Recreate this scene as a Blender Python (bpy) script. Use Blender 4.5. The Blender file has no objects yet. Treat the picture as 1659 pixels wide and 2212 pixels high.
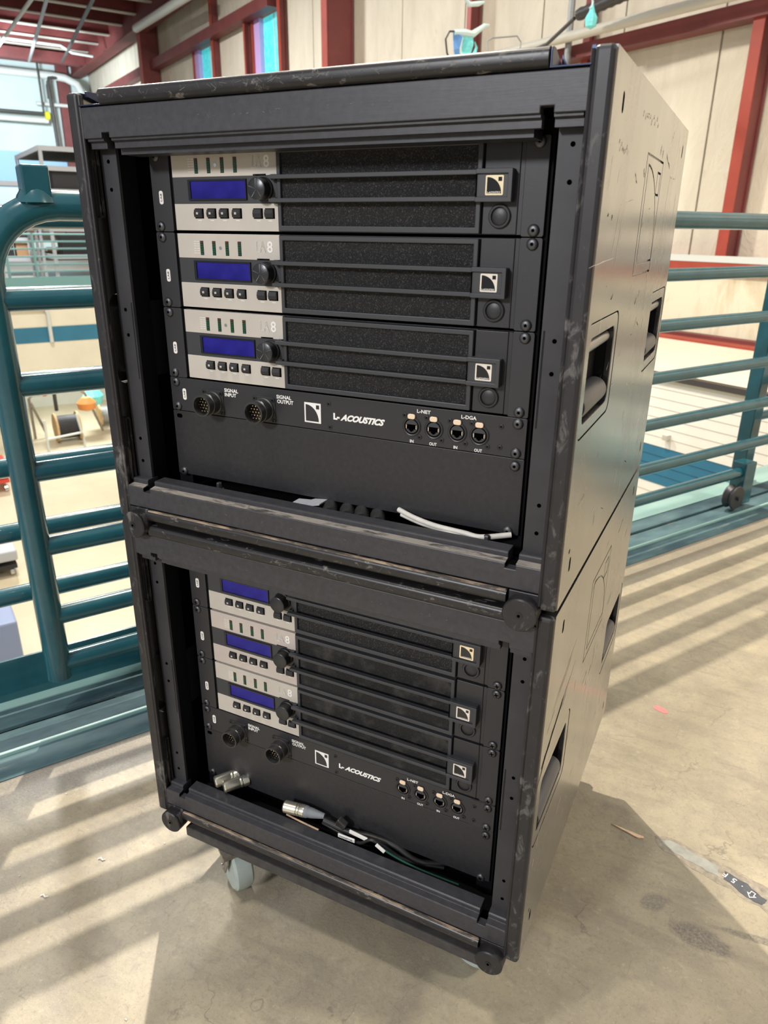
import bpy, bmesh, math, random
from mathutils import Vector, Matrix, Euler
random.seed(7)
SC = bpy.context.scene
COL = SC.collection
PI = math.pi

# ------------------------------------------------------------------ camera
cd = bpy.data.cameras.new('camera'); cam = bpy.data.objects.new('camera', cd); COL.objects.link(cam)
cam.location = (0.4342, -0.6762, 1.038)
cam.rotation_euler = Euler((1.1978, -0.0098, 0.4600), 'XYZ')
cd.sensor_fit = 'VERTICAL'; cd.sensor_height = 24.0; cd.lens = 24.0 * 1567.3 / 2212.0
cd.clip_start = 0.01; cd.clip_end = 200
cd.dof.use_dof = True; cd.dof.focus_distance = 0.98; cd.dof.aperture_fstop = 6.5
SC.camera = cam

# ------------------------------------------------------------------ world, lamps, exposure
w = bpy.data.worlds.new('world'); SC.world = w; w.use_nodes = True
w.node_tree.nodes['Background'].inputs[0].default_value = (0.96, 0.95, 0.98, 1)
w.node_tree.nodes['Background'].inputs[1].default_value = 0.40
SC.view_settings.view_transform = 'Standard'; SC.view_settings.look = 'None'
SC.view_settings.gamma = 1; SC.view_settings.use_curve_mapping = False
SC.view_settings.exposure = 0.0

def lamp(name, loc, target, size, power, color):
    l = bpy.data.lights.new(name, 'AREA'); l.shape = 'DISK'; l.size = size; l.energy = power; l.color = color
    o = bpy.data.objects.new(name, l); COL.objects.link(o); o.location = loc
    o.rotation_euler = (Vector(target) - Vector(loc)).to_track_quat('-Z', 'Y').to_euler()
    return o
lamp('high_bay_or_fill_lamp', (-2.45, 3.15, 6.2), (0, 0, 0), 0.08, 540, (1.0, 0.90, 0.76))
lamp('high_bay_or_fill_lamp', (-0.7, -1.3, 6.2), (0, 0, 0), 0.4, 120, (1.0, 0.93, 0.84))
lamp('doorway_lamp', (-1.4, -5.6, 3.4), (0, 0, 0.7), 0.9, 250, (0.97, 0.97, 1.0))
lamp('high_bay_or_fill_lamp', (5.2, 1.6, 5.8), (4.6, 6.0, 0.8), 0.8, 430, (1.0, 0.93, 0.80))
lamp('high_bay_or_fill_lamp', (-6.4, 4.9, 6.2), (-6.4, 4.9, 0), 0.8, 620, (1.0, 0.96, 0.88))
lamp('under_deck_fill', (-11.5, 9.6, -0.75), (-11.5, 9.6, -3), 0.6, 90, (0.95, 1.0, 0.98))  # unseen fill lamp, added to brighten the wall under the far mezzanine
lamp('high_bay_or_fill_lamp', (-11.9, 9.3, 6.2), (-11.9, 9.3, 0), 0.8, 1100, (0.95, 0.98, 1.0))
lamp('high_bay_or_fill_lamp', (-19.5, 15.5, 4.6), (-24, 20.5, 4), 1.0, 620, (0.80, 0.92, 1.0))  # unseen fill lamp, added low and aimed to brighten the end wall

# ------------------------------------------------------------------ materials
def new_mat(name):
    m = bpy.data.materials.new(name); m.use_nodes = True
    nt = m.node_tree; b = nt.nodes['Principled BSDF']
    return m, nt, b
def N(nt, t, **k):
    n = nt.nodes.new(t)
    for a, v in k.items():
        if a in n.inputs.keys(): n.inputs[a].default_value = v
        else: setattr(n, a, v)
    return n
def noise(nt, scale, detail=4, stretch=None, rot=None, coord='Object', rough=0.6, dist=0.0):
    tc = N(nt, 'ShaderNodeTexCoord'); mp = N(nt, 'ShaderNodeMapping')
    nt.links.new(tc.outputs[coord], mp.inputs[0])
    if stretch: mp.inputs['Scale'].default_value = stretch
    if rot: mp.inputs['Rotation'].default_value = rot
    n = N(nt, 'ShaderNodeTexNoise'); n.inputs['Scale'].default_value = scale
    n.inputs['Detail'].default_value = detail; n.inputs['Roughness'].default_value = rough
    n.inputs['Distortion'].default_value = dist
    nt.links.new(mp.outputs[0], n.inputs['Vector'])
    return n.outputs['Fac']
def ramp(nt, fac, a, b, c0=(0, 0, 0, 1), c1=(1, 1, 1, 1)):
    r = N(nt, 'ShaderNodeValToRGB'); e = r.color_ramp.elements
    e[0].position = a; e[1].position = b; e[0].color = c0; e[1].color = c1
    nt.links.new(fac, r.inputs[0]); return r.outputs[0]
def mix(nt, fac, a, b, mode='MIX'):
    m = N(nt, 'ShaderNodeMix'); m.data_type = 'RGBA'; m.blend_type = mode
    for s, v in ((0, fac), (6, a), (7, b)):
        if hasattr(v, 'links') or hasattr(v, 'is_linked'): nt.links.new(v, m.inputs[s])
        elif s == 0: m.inputs[0].default_value = v
        else: m.inputs[s].default_value = (*v[:3], 1)
    return m.outputs[2]
def math_(nt, op, a, b=0.0, c=None):
    m = N(nt, 'ShaderNodeMath'); m.operation = op
    for i, v in enumerate((a, b) if c is None else (a, b, c)):
        if hasattr(v, 'is_linked'): nt.links.new(v, m.inputs[i])
        else: m.inputs[i].default_value = v
    return m.outputs[0]
def bump(nt, b, h, strength=0.3, dist=0.001):
    bp = N(nt, 'ShaderNodeBump'); bp.inputs['Strength'].default_value = strength; bp.inputs['Distance'].default_value = dist
    nt.links.new(h, bp.inputs['Height']); nt.links.new(bp.outputs[0], b.inputs['Normal'])
M = {}
def plain(name, col, rough=0.5, metal=0.0, spec=0.5, var=0.0, vs=20, bmp=0.0, bs=200, coat=0.0):
    m, nt, b = new_mat(name)
    b.inputs['Base Color'].default_value = (*col, 1); b.inputs['Roughness'].default_value = rough
    b.inputs['Metallic'].default_value = metal; b.inputs['Specular IOR Level'].default_value = spec
    b.inputs['Coat Weight'].default_value = coat
    if var:
        f = noise(nt, vs); r = ramp(nt, f, 0.3, 0.7)
        c = mix(nt, r, [x * (1 - var) for x in col], [min(1, x * (1 + var)) for x in col])
        nt.links.new(c, b.inputs['Base Color'])
    if bmp: bump(nt, b, noise(nt, bs, 3), bmp, 0.0005)
    M[name] = m; return m
def worn(name, col, wear, rough=0.4, amount=0.62, scale=60, stretch=(1, 1, 1), width=0.06, metal=0.0, smooth=0.02, spec=0.5, bmp=0.15):
    """paint or plastic with fine scuffs and dust"""
    m, nt, b = new_mat(name)
    f = noise(nt, scale, 6, stretch, rough=0.7, dist=0.6)
    f2 = noise(nt, scale * 0.13, 3)
    s = math_(nt, 'ADD', f, math_(nt, 'MULTIPLY', math_(nt, 'SUBTRACT', f2, 0.5), 0.5))
    k = ramp(nt, s, amount, amount + width)
    c0 = mix(nt, ramp(nt, noise(nt, scale * 0.4, 4), 0.3, 0.7), [x * 0.8 for x in col], [x * 1.25 for x in col])
    nt.links.new(mix(nt, k, c0, wear), b.inputs['Base Color'])
    r = N(nt, 'ShaderNodeMapRange'); nt.links.new(k, r.inputs[0]); r.inputs[3].default_value = rough; r.inputs[4].default_value = min(1, rough + 0.3)
    nt.links.new(r.outputs[0], b.inputs['Roughness']); b.inputs['Metallic'].default_value = metal
    b.inputs['Specular IOR Level'].default_value = spec
    bump(nt, b, f, bmp, 0.0004)
    M[name] = m; return m

worn('edge_plastic', (0.018, 0.017, 0.019), (0.17, 0.16, 0.15), 0.42, 0.57, 75, (1, 1, 0.5), 0.20)
worn('beam_metal', (0.036, 0.036, 0.041), (0.12, 0.12, 0.12), 0.42, 0.74, 300, (0.06, 1, 1), 0.10)
worn('rail_rubber', (0.016, 0.015, 0.016), (0.24, 0.22, 0.19), 0.36, 0.60, 140, (0.5, 1, 1), 0.14)
worn('dusty_ledge', (0.035, 0.034, 0.034), (0.30, 0.27, 0.23), 0.6, 0.36, 120, (0.25, 1, 1), 0.16)
worn('post_metal', (0.030, 0.030, 0.034), (0.08, 0.08, 0.08), 0.5, 0.80, 60, (1, 1, 1), 0.05)
worn('blank_metal', (0.020, 0.020, 0.022), (0.12, 0.12, 0.12), 0.42, 0.80, 400, (0.08, 1, 1), 0.08)
plain('panel_black', (0.024, 0.024, 0.027), 0.42, bmp=0.1, bs=900)
plain('ear_black', (0.026, 0.026, 0.029), 0.45, bmp=0.12, bs=900)
plain('band_grey', (0.040, 0.042, 0.046), 0.45)
plain('interior_black', (0.004, 0.004, 0.005), 0.7, spec=0.1)
plain('silver_panel', (0.56, 0.52, 0.455), 0.5, 0.15, var=0.05, vs=15)
plain('silver_panel_rosy', (0.55, 0.49, 0.44), 0.5, 0.15, var=0.06, vs=15)
plain('print_white', (0.85, 0.84, 0.80), 0.6)
plain('print_faint', (0.72, 0.70, 0.66), 0.6)
plain('badge_gold', (0.95, 0.80, 0.52), 0.25, 0.35)
plain('badge_white', (0.88, 0.80, 0.70), 0.3, 0.2)
plain('badge_black', (0.012, 0.013, 0.014), 0.15)
plain('button_black', (0.022, 0.023, 0.025), 0.3)
plain('button_window', (0.55, 0.50, 0.46), 0.3)
plain('knob_black', (0.045, 0.047, 0.05), 0.3, 0.5)
plain('knob_side', (0.004, 0.004, 0.006), 0.5)
plain('chrome', (0.75, 0.75, 0.76), 0.18, 1.0)
plain('screw_dark', (0.10, 0.10, 0.105), 0.42, 0.8)
plain('screw_black', (0.03, 0.03, 0.032), 0.35, 0.5)
plain('black_hole', (0.001, 0.001, 0.001), 0.9, spec=0.0)
plain('gold_pin', (0.95, 0.80, 0.62), 0.2, 1.0)
plain('latch_tab', (0.85, 0.66, 0.47), 0.4)
plain('connector_plastic', (0.028, 0.028, 0.027), 0.38, var=0.3, vs=60)
plain('led_green', (0.012, 0.075, 0.035), 0.25)
plain('led_red', (0.10, 0.025, 0.015), 0.3)
plain('xlr_nickel', (0.62, 0.60, 0.50), 0.3, 0.9)
plain('xlr_boot', (0.20, 0.215, 0.235), 0.5)
plain('cable_black', (0.018, 0.018, 0.018), 0.45)
plain('cable_white', (0.62, 0.60, 0.54), 0.5, var=0.15, vs=40)
plain('cable_green', (0.006, 0.06, 0.04), 0.4)
plain('tag_white', (0.80, 0.78, 0.74), 0.5)
plain('ink', (0.02, 0.02, 0.02), 0.6)
plain('wheel_bluegrey', (0.40, 0.46, 0.43), 0.45, var=0.12, vs=30)
plain('steel_zinc', (0.30, 0.27, 0.22), 0.4, 0.6, var=0.4, vs=40)
plain('board_wood_black', (0.05, 0.046, 0.043), 0.7, var=0.3, vs=80, bmp=0.2, bs=150)
plain('handle_rubber', (0.085, 0.085, 0.095), 0.38)
plain('handle_metal', (0.32, 0.32, 0.33), 0.25, 0.9)
plain('teal_thin', (0.16, 0.32, 0.32), 0.4)
plain('red_steel', (0.34, 0.050, 0.028), 0.5, var=0.15, vs=3)
plain('dark_red_steel', (0.17, 0.040, 0.037), 0.55, var=0.2, vs=2)
plain('orange_plastic', (0.75, 0.28, 0.07), 0.5)
plain('cream_panel', (0.72, 0.67, 0.53), 0.7, var=0.05, vs=2)
plain('siding_white', (0.86, 0.82, 0.72), 0.6, var=0.04, vs=3)
plain('seam_brown', (0.22, 0.17, 0.11), 0.8)
plain('stripe_blue', (0.025, 0.16, 0.26), 0.5, var=0.08, vs=3)
plain('end_wall_white', (0.58, 0.68, 0.66), 0.8, var=0.10, vs=0.4)
plain('pale_blue', (0.30, 0.50, 0.72), 0.6)
plain('pipe_white', (0.60, 0.62, 0.58), 0.5)
plain('pipe_dark', (0.05, 0.045, 0.04), 0.5)
plain('conduit_cream', (0.55, 0.52, 0.44), 0.5)
plain('conduit_grey', (0.30, 0.31, 0.31), 0.45, 0.4)
plain('hose_black', (0.035, 0.032, 0.032), 0.45)
plain('shelf_grey', (0.45, 0.46, 0.49), 0.5)
plain('shelf_board', (0.10, 0.09, 0.07), 0.7)
plain('box_brown', (0.42, 0.24, 0.12), 0.8)
plain('box_white', (0.72, 0.66, 0.56), 0.8)
plain('box_black', (0.02, 0.02, 0.022), 0.6)
plain('box_red', (0.6, 0.10, 0.07), 0.6)
plain('wood_reel', (0.58, 0.40, 0.20), 0.8, var=0.15, vs=15)
plain('wood_splinter', (0.80, 0.58, 0.38), 0.7, var=0.2, vs=80)
plain('pink_tape', (0.85, 0.22, 0.22), 0.7, var=0.1, vs=60)
plain('vinyl_dark', (0.085, 0.09, 0.10), 0.5, var=0.25, vs=60)
plain('vinyl_grey', (0.33, 0.33, 0.29), 0.6, var=0.2, vs=40)
plain('lower_wall', (0.58, 0.58, 0.50), 0.8, var=0.06, vs=1.5)
plain('cart_blue', (0.22, 0.27, 0.42), 0.5)
plain('cart_red', (0.60, 0.05, 0.03), 0.5)
plain('yellow', (0.75, 0.72, 0.03), 0.5)
plain('plywood_strip', (0.42, 0.30, 0.19), 0.7, var=0.25, vs=60)

worn('worn_crest', (0.05, 0.042, 0.035), (0.36, 0.27, 0.18), 0.7, 0.47, 120, (0.12, 1, 1), 0.14)
# brushed teal paint, glossy
m, nt, b = new_mat('teal_paint'); M['teal_paint'] = m
f = noise(nt, 12, 4); f3 = noise(nt, 150, 5, rough=0.7)
c = mix(nt, ramp(nt, f, 0.3, 0.7), (0.010, 0.072, 0.098), (0.017, 0.105, 0.130))
c = mix(nt, ramp(nt, f3, 0.66, 0.74), c, (0.07, 0.15, 0.15))
nt.links.new(c, b.inputs['Base Color']); b.inputs['Roughness'].default_value = 0.24; b.inputs['Coat Weight'].default_value = 0.5
bump(nt, b, noise(nt, 40, 3), 0.12, 0.002)
# worn teal deck plate
m, nt, b = new_mat('teal_deck'); M['teal_deck'] = m
f = noise(nt, 6, 5, (0.3, 1, 1), rough=0.65); f3 = noise(nt, 40, 6, (0.15, 1, 1), rough=0.75)
c = mix(nt, ramp(nt, f, 0.38, 0.62), (0.030, 0.066, 0.085), (0.10, 0.175, 0.19))
c = mix(nt, ramp(nt, f3, 0.60, 0.72), c, (0.20, 0.22, 0.20))
nt.links.new(c, b.inputs['Base Color']); b.inputs['Roughness'].default_value = 0.62; b.inputs['Specular IOR Level'].default_value = 0.3
bump(nt, b, f3, 0.15, 0.002)
m, nt, b = new_mat('teal_lit'); M['teal_lit'] = m  # pale teal: the brighter lighting on the ledge is put into the colour
f = noise(nt, 5, 5, (0.4, 1, 1)); f3 = noise(nt, 60, 6, (0.2, 1, 1), rough=0.75)
c = mix(nt, ramp(nt, f, 0.35, 0.65), (0.22, 0.40, 0.38), (0.34, 0.52, 0.48))
c = mix(nt, ramp(nt, f3, 0.66, 0.76), c, (0.55, 0.62, 0.56))
nt.links.new(c, b.inputs['Base Color']); b.inputs['Roughness'].default_value = 0.35
# grille foam
m, nt, b = new_mat('grille_foam'); M['grille_foam'] = m
f = noise(nt, 900, 3, rough=0.8)
nt.links.new(ramp(nt, f, 0.56, 0.70, (0.006, 0.006, 0.007, 1), (0.20, 0.19, 0.18, 1)), b.inputs['Base Color'])
b.inputs['Roughness'].default_value = 0.55; bump(nt, b, f, 1.0, 0.0012)
m, nt, b = new_mat('grille_foam_dusty'); M['grille_foam_dusty'] = m
f = noise(nt, 900, 3, rough=0.8); d = noise(nt, 35, 4)
c = mix(nt, ramp(nt, d, 0.5, 0.8), ramp(nt, f, 0.60, 0.74, (0.010, 0.010, 0.010, 1), (0.17, 0.16, 0.14, 1)), (0.07, 0.065, 0.055))
nt.links.new(c, b.inputs['Base Color']); b.inputs['Roughness'].default_value = 0.8; bump(nt, b, f, 1.0, 0.001)
# display
m, nt, b = new_mat('lcd_blue'); M['lcd_blue'] = m
c = ramp(nt, noise(nt, 25, 2), 0.3, 0.7, (0.012, 0.010, 0.16, 1), (0.030, 0.026, 0.29, 1))
nt.links.new(c, b.inputs['Base Color']); b.inputs['Roughness'].default_value = 0.15; b.inputs['Specular IOR Level'].default_value = 0.2
# cup, pressed steel with a blue reflection put into the base colour
plain('cup_steel', (0.035, 0.045, 0.09), 0.3, 0.6)
# case side: black lacquered plywood with scuffs
m, nt, b = new_mat('case_side'); M['case_side'] = m
f1 = noise(nt, 16, 6, (1, 1, 4), rough=0.75, dist=0.8); f2 = noise(nt, 22, 6, (1, 5, 1), rough=0.75, dist=0.8); f3 = noise(nt, 5, 3)
f4 = noise(nt, 70, 5, (1, 1, 0.5), rough=0.8, dist=1.0)
base = mix(nt, ramp(nt, f3, 0.3, 0.7), (0.014, 0.0135, 0.013), (0.024, 0.023, 0.021))
c = mix(nt, ramp(nt, f1, 0.70, 0.76), base, (0.13, 0.12, 0.11))
c = mix(nt, ramp(nt, f2, 0.72, 0.77), c, (0.12, 0.115, 0.105))
c = mix(nt, ramp(nt, f4, 0.74, 0.80), c, (0.10, 0.095, 0.09))
nt.links.new(c, b.inputs['Base Color'])
r = N(nt, 'ShaderNodeMapRange'); nt.links.new(noise(nt, 9, 5, (1, 1, 0.5), dist=0.4), r.inputs[0])
r.inputs[1].default_value = 0.3; r.inputs[2].default_value = 0.75; r.inputs[3].default_value = 0.19; r.inputs[4].default_value = 0.36
nt.links.new(r.outputs[0], b.inputs['Roughness']); b.inputs['Specular IOR Level'].default_value = 0.9; b.inputs['Coat Weight'].default_value = 1.0; b.inputs['Coat Roughness'].default_value = 0.22; b.inputs['IOR'].default_value = 1.62; b.inputs['Coat IOR'].default_value = 1.6
bump(nt, b, noise(nt, 40, 4, (1, 1, 0.15)), 0.08, 0.0006)

ANG0 = math.atan2(0.862, 0.507)
# concrete floor: marks are placed in floor (world) coordinates
def blob(nt, cx, cy, rx, ry, ang, soft=0.35, nscale=14, namp=0.5):
    tc = N(nt, 'ShaderNodeTexCoord'); mp = N(nt, 'ShaderNodeMapping'); mp.vector_type = 'TEXTURE'
    mp.inputs['Location'].default_value = (cx, cy, 0); mp.inputs['Rotation'].default_value = (0, 0, ang); mp.inputs['Scale'].default_value = (rx, ry, 1)
    nt.links.new(tc.outputs['Object'], mp.inputs[0])
    le = N(nt, 'ShaderNodeVectorMath'); le.operation = 'LENGTH'; nt.links.new(mp.outputs[0], le.inputs[0])
    v = math_(nt, 'ADD', le.outputs['Value'], math_(nt, 'MULTIPLY', math_(nt, 'SUBTRACT', noise(nt, nscale, 5, rough=0.7), 0.5), namp * 2))
    return ramp(nt, v, 1.0 - soft, 1.0 + soft, (1, 1, 1, 1), (0, 0, 0, 1))
m, nt, b = new_mat('concrete_floor'); M['concrete_floor'] = m
big = noise(nt, 1.7, 5, rough=0.6); mid = noise(nt, 9, 6, rough=0.7, dist=0.4); fin = noise(nt, 160, 5, rough=0.75); sw = noise(nt, 14, 6, (0.35, 1.6, 1), (0, 0, 0.5), rough=0.7, dist=0.5)
c = mix(nt, ramp(nt, big, 0.3, 0.7), (0.37, 0.32, 0.225), (0.48, 0.42, 0.295))
c = mix(nt, ramp(nt, mid, 0.35, 0.7), c, (0.31, 0.27, 0.20))
c = mix(nt, math_(nt, 'MULTIPLY', ramp(nt, sw, 0.50, 0.64), 0.45), c, (0.27, 0.235, 0.18))
c = mix(nt, math_(nt, 'MULTIPLY', ramp(nt, fin, 0.54, 0.72), 0.6), c, (0.20, 0.165, 0.12))
c = mix(nt, math_(nt, 'MULTIPLY', ramp(nt, noise(nt, 420, 2), 0.66, 0.72), 0.6), c, (0.60, 0.54, 0.44))
mot = noise(nt, 38, 6, rough=0.78, dist=0.7)
c = mix(nt, math_(nt, 'MULTIPLY', ramp(nt, mot, 0.52, 0.66), 0.55), c, (0.27, 0.235, 0.185))
c = mix(nt, math_(nt, 'MULTIPLY', ramp(nt, noise(nt, 55, 5, rough=0.75), 0.58, 0.7), 0.45), c, (0.56, 0.49, 0.35))
for (st_, ro) in (((0.12, 3.0, 1), 0.3), ((0.10, 3.4, 1), 1.4), ((0.12, 2.6, 1), 2.4), ((0.08, 3.0, 1), -0.4)):
    sc_ = noise(nt, 26, 3, st_, (0, 0, ro), rough=0.6, dist=0.15)
    gt_ = ramp(nt, noise(nt, 6 + ro, 3), 0.5, 0.62)
    c = mix(nt, math_(nt, 'MULTIPLY', math_(nt, 'MULTIPLY', ramp(nt, sc_, 0.70, 0.735), gt_), 0.6), c, (0.17, 0.145, 0.11))
def cracks(scale, w0, w1, amt, cc):
    tc = N(nt, 'ShaderNodeTexCoord'); ad = N(nt, 'ShaderNodeVectorMath'); ad.operation = 'ADD'
    nz = N(nt, 'ShaderNodeTexNoise'); nz.inputs['Scale'].default_value = 9; nz.inputs['Detail'].default_value = 6
    nt.links.new(tc.outputs['Object'], nz.inputs['Vector'])
    sc = N(nt, 'ShaderNodeVectorMath'); sc.operation = 'SCALE'; sc.inputs['Scale'].default_value = 0.22
    nt.links.new(nz.outputs['Color'], sc.inputs[0]); nt.links.new(sc.outputs[0], ad.inputs[1]); nt.links.new(tc.outputs['Object'], ad.inputs[0])
    vo = N(nt, 'ShaderNodeTexVoronoi'); vo.feature = 'DISTANCE_TO_EDGE'; vo.inputs['Scale'].default_value = scale
    nt.links.new(ad.outputs[0], vo.inputs['Vector'])
    k = ramp(nt, vo.outputs['Distance'], w0, w1, (1, 1, 1, 1), (0, 0, 0, 1))
    gate = ramp(nt, noise(nt, 3.1 * scale / 3, 2), 0.52, 0.6)
    return mix(nt, math_(nt, 'MULTIPLY', math_(nt, 'MULTIPLY', k, gate), amt), cc, (0.12, 0.10, 0.08))
c = cracks(3.2, 0.0, 0.007, 0.5, c)
c = cracks(9.0, 0.0, 0.009, 0.4, c)
for (cx, cy, rx, ry, an, amt, dk) in (
        (-0.10, 1.06, 2.6, 0.075, ANG0, 0.6, (0.20, 0.175, 0.15)), (-0.75, -0.03, 0.55, 0.07, ANG0, 0.5, (0.20, 0.18, 0.155)),
        (0.452, 0.322, 0.030, 0.018, 0.6, 0.85, (0.17, 0.155, 0.14)), (0.525, 0.285, 0.055, 0.024, -0.1, 0.95, (0.15, 0.135, 0.12)),
        (0.62, 0.325, 0.09, 0.008, 0.1, 0.85, (0.15, 0.135, 0.12)), (0.47, 0.25, 0.10, 0.02, -0.2, 0.4, (0.20, 0.17, 0.14)),
        (-0.45, 0.04, 0.05, 0.085, 0.25, 0.38, (0.20, 0.165, 0.12)), (-0.42, 0.17, 0.12, 0.03, 1.0, 0.55, (0.17, 0.15, 0.13)),
        (-0.62, 0.14, 0.12, 0.07, 1.0, 0.35, (0.2, 0.18, 0.15)), (-0.50, -0.25, 0.09, 0.14, 0.3, 0.35, (0.22, 0.19, 0.16)),
        (0.75, 1.0, 0.15, 0.05, 0.4, 0.4, (0.22, 0.19, 0.16)), (0.58, 0.72, 0.09, 0.02, -0.5, 0.4, (0.22, 0.19, 0.16))):
    k = blob(nt, cx, cy, rx, ry, an, 0.3, 60, 0.5)
    k = math_(nt, 'MULTIPLY', k, math_(nt, 'MULTIPLY', ramp(nt, noise(nt, 220, 4, rough=0.8), 0.3, 0.62), amt))
    c = mix(nt, k, c, dk)
nt.links.new(c, b.inputs['Base Color'])
b.inputs['Roughness'].default_value = 0.42
bump(nt, b, math_(nt, 'ADD', fin, mot), 0.4, 0.0014)
# dusty lower floor
m, nt, b = new_mat('lower_floor_paint'); M['lower_floor_paint'] = m
nt.links.new(ramp(nt, noise(nt, 0.8, 5), 0.3, 0.7, (0.50, 0.42, 0.28, 1), (0.60, 0.53, 0.38, 1)), b.inputs['Base Color']); b.inputs['Roughness'].default_value = 0.35
# wall cladding: blanket facing, slightly wrinkled and stained
m, nt, b = new_mat('wall_blanket'); M['wall_blanket'] = m
f = noise(nt, 1.3, 6, (1, 1, 0.35), rough=0.65, dist=0.5); f2 = noise(nt, 5, 6, (1, 1, 0.5), rough=0.7, dist=0.8)
c = mix(nt, ramp(nt, f, 0.3, 0.7), (0.60, 0.53, 0.41), (0.76, 0.69, 0.55))
c = mix(nt, math_(nt, 'MULTIPLY', ramp(nt, f2, 0.60, 0.72), 0.35), c, (0.36, 0.28, 0.16))
nt.links.new(c, b.inputs['Base Color']); b.inputs['Roughness'].default_value = 0.6; bump(nt, b, f2, 0.5, 0.04)
m, nt, b = new_mat('stem_wall_plaster'); M['stem_wall_plaster'] = m
f = noise(nt, 3, 6, (1, 1, 0.4), rough=0.7, dist=0.6)
c = mix(nt, ramp(nt, f, 0.5, 0.72), (0.72, 0.66, 0.50), (0.55, 0.44, 0.28))
nt.links.new(c, b.inputs['Base Color']); b.inputs['Roughness'].default_value = 0.8
# window pane: daylight sky seen through tinted translucent sheet
m, nt, b = new_mat('window_glow'); M['window_glow'] = m
f = noise(nt, 9, 6, (1, 1, 1), rough=0.8)
c = ramp(nt, f, 0.35, 0.65, (0.02, 0.50, 0.58, 1), (0.16, 0.80, 0.82, 1))
nt.links.new(c, b.inputs['Emission Color']); b.inputs['Emission Strength'].default_value = 0.75
nt.links.new(c, b.inputs['Base Color'])
plain('window_frame_lilac', (0.55, 0.38, 0.70), 0.5)
plain('film_cyan', (0.20, 0.72, 0.72), 0.25, var=0.2, vs=30)
plain('film_clear', (0.62, 0.76, 0.76), 0.2)
plain('film_blue', (0.14, 0.32, 0.66), 0.3)

# ------------------------------------------------------------------ helpers
def obj(name, bm, mat, parent=None, loc=None, rot=None, smooth=False, bev=0.0, kind=None, label=None, seg=2):
    if isinstance(bm, bmesh.types.BMesh):
        me = bpy.data.meshes.new(name); bmesh.ops.recalc_face_normals(bm, faces=bm.faces); bm.to_mesh(me); bm.free()
    else: me = bm
    mats = mat if isinstance(mat, (list, tuple)) else [mat]
    if not me.materials:
        for mm in mats: me.materials.append(M[mm])
    if smooth:
        for p in me.polygons: p.use_smooth = True
        try: me.set_sharp_from_angle(angle=math.radians(38))
        except Exception: pass
    o = bpy.data.objects.new(name, me); COL.objects.link(o)
    if parent: o.parent = parent
    if loc is not None: o.location = loc
    if rot is not None: o.rotation_euler = rot
    if bev:
        md = o.modifiers.new('bevel', 'BEVEL'); md.width = bev; md.segments = seg; md.limit_method = 'ANGLE'; md.angle_limit = math.radians(40)
    if kind: o['kind'] = kind
    if label: o['label'] = label
    return o
def thing(name, label, cat, loc=(0, 0, 0), rz=0.0, group=None):
    o = bpy.data.objects.new(name, None); COL.objects.link(o); o.location = loc; o.rotation_euler = (0, 0, rz)
    o.empty_display_size = 0.05
    o['label'] = label; o['category'] = cat
    if group: o['group'] = group
    return o
def tag(o, label, cat, group=None):
    o['label'] = label; o['category'] = cat
    if group: o['group'] = group
    return o
def dup(root, loc=None, label=None, rz=None):
    r = root.copy(); COL.objects.link(r)
    if loc is not None: r.location = loc
    if rz is not None: r.rotation_euler[2] = rz
    if label: r['label'] = label
    for ch in list(root.children):
        c = ch.copy(); COL.objects.link(c); c.parent = r
        for g in ch.children:
            d = g.copy(); COL.objects.link(d); d.parent = c
    return r
B = bmesh.new
def box(bm, x0, x1, y0, y1, z0, z1, mi=0):
    v = [bm.verts.new(p) for p in ((x0, y0, z0), (x1, y0, z0), (x1, y1, z0), (x0, y1, z0), (x0, y0, z1), (x1, y0, z1), (x1, y1, z1), (x0, y1, z1))]
    for f in ((0, 3, 2, 1), (4, 5, 6, 7), (0, 1, 5, 4), (1, 2, 6, 5), (2, 3, 7, 6), (3, 0, 4, 7)):
        fc = bm.faces.new([v[i] for i in f]); fc.material_index = mi
    return bm
def bx(*a): return box(B(), *a)
def frame_of(d):
    d = d.normalized(); u = Vector((0, 0, 1)) if abs(d.z) < 0.9 else Vector((1, 0, 0))
    a = d.cross(u).normalized(); return a, d.cross(a).normalized()
def tube(bm, pts, r, n=12, cap=True, mi=0, closed=False):
    pts = [Vector(p) for p in pts]; rings = []; prev = None
    for i, p in enumerate(pts):
        d = (pts[min(i + 1, len(pts) - 1)] - pts[max(i - 1, 0)])
        if prev is None: a, b_ = frame_of(d)
        else:
            dn = d.normalized(); a = (prev - dn * prev.dot(dn)).normalized(); b_ = dn.cross(a)
        prev = a
        rr = r[i] if isinstance(r, (list, tuple)) else r
        rings.append([bm.verts.new(p + (a * math.cos(2 * PI * k / n) + b_ * math.sin(2 * PI * k / n)) * rr) for k in range(n)])
    for i in range(len(rings) - 1):
        for k in range(n):
            f = bm.faces.new((rings[i][k], rings[i][(k + 1) % n], rings[i + 1][(k + 1) % n], rings[i + 1][k])); f.material_index = mi
    if cap:
        f = bm.faces.new(rings[0][::-1]); f.material_index = mi; f = bm.faces.new(rings[-1]); f.material_index = mi
    return bm
def cyl(bm, p0, p1, r, n=16, mi=0): return tube(bm, [p0, p1], r, n, True, mi)
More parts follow.
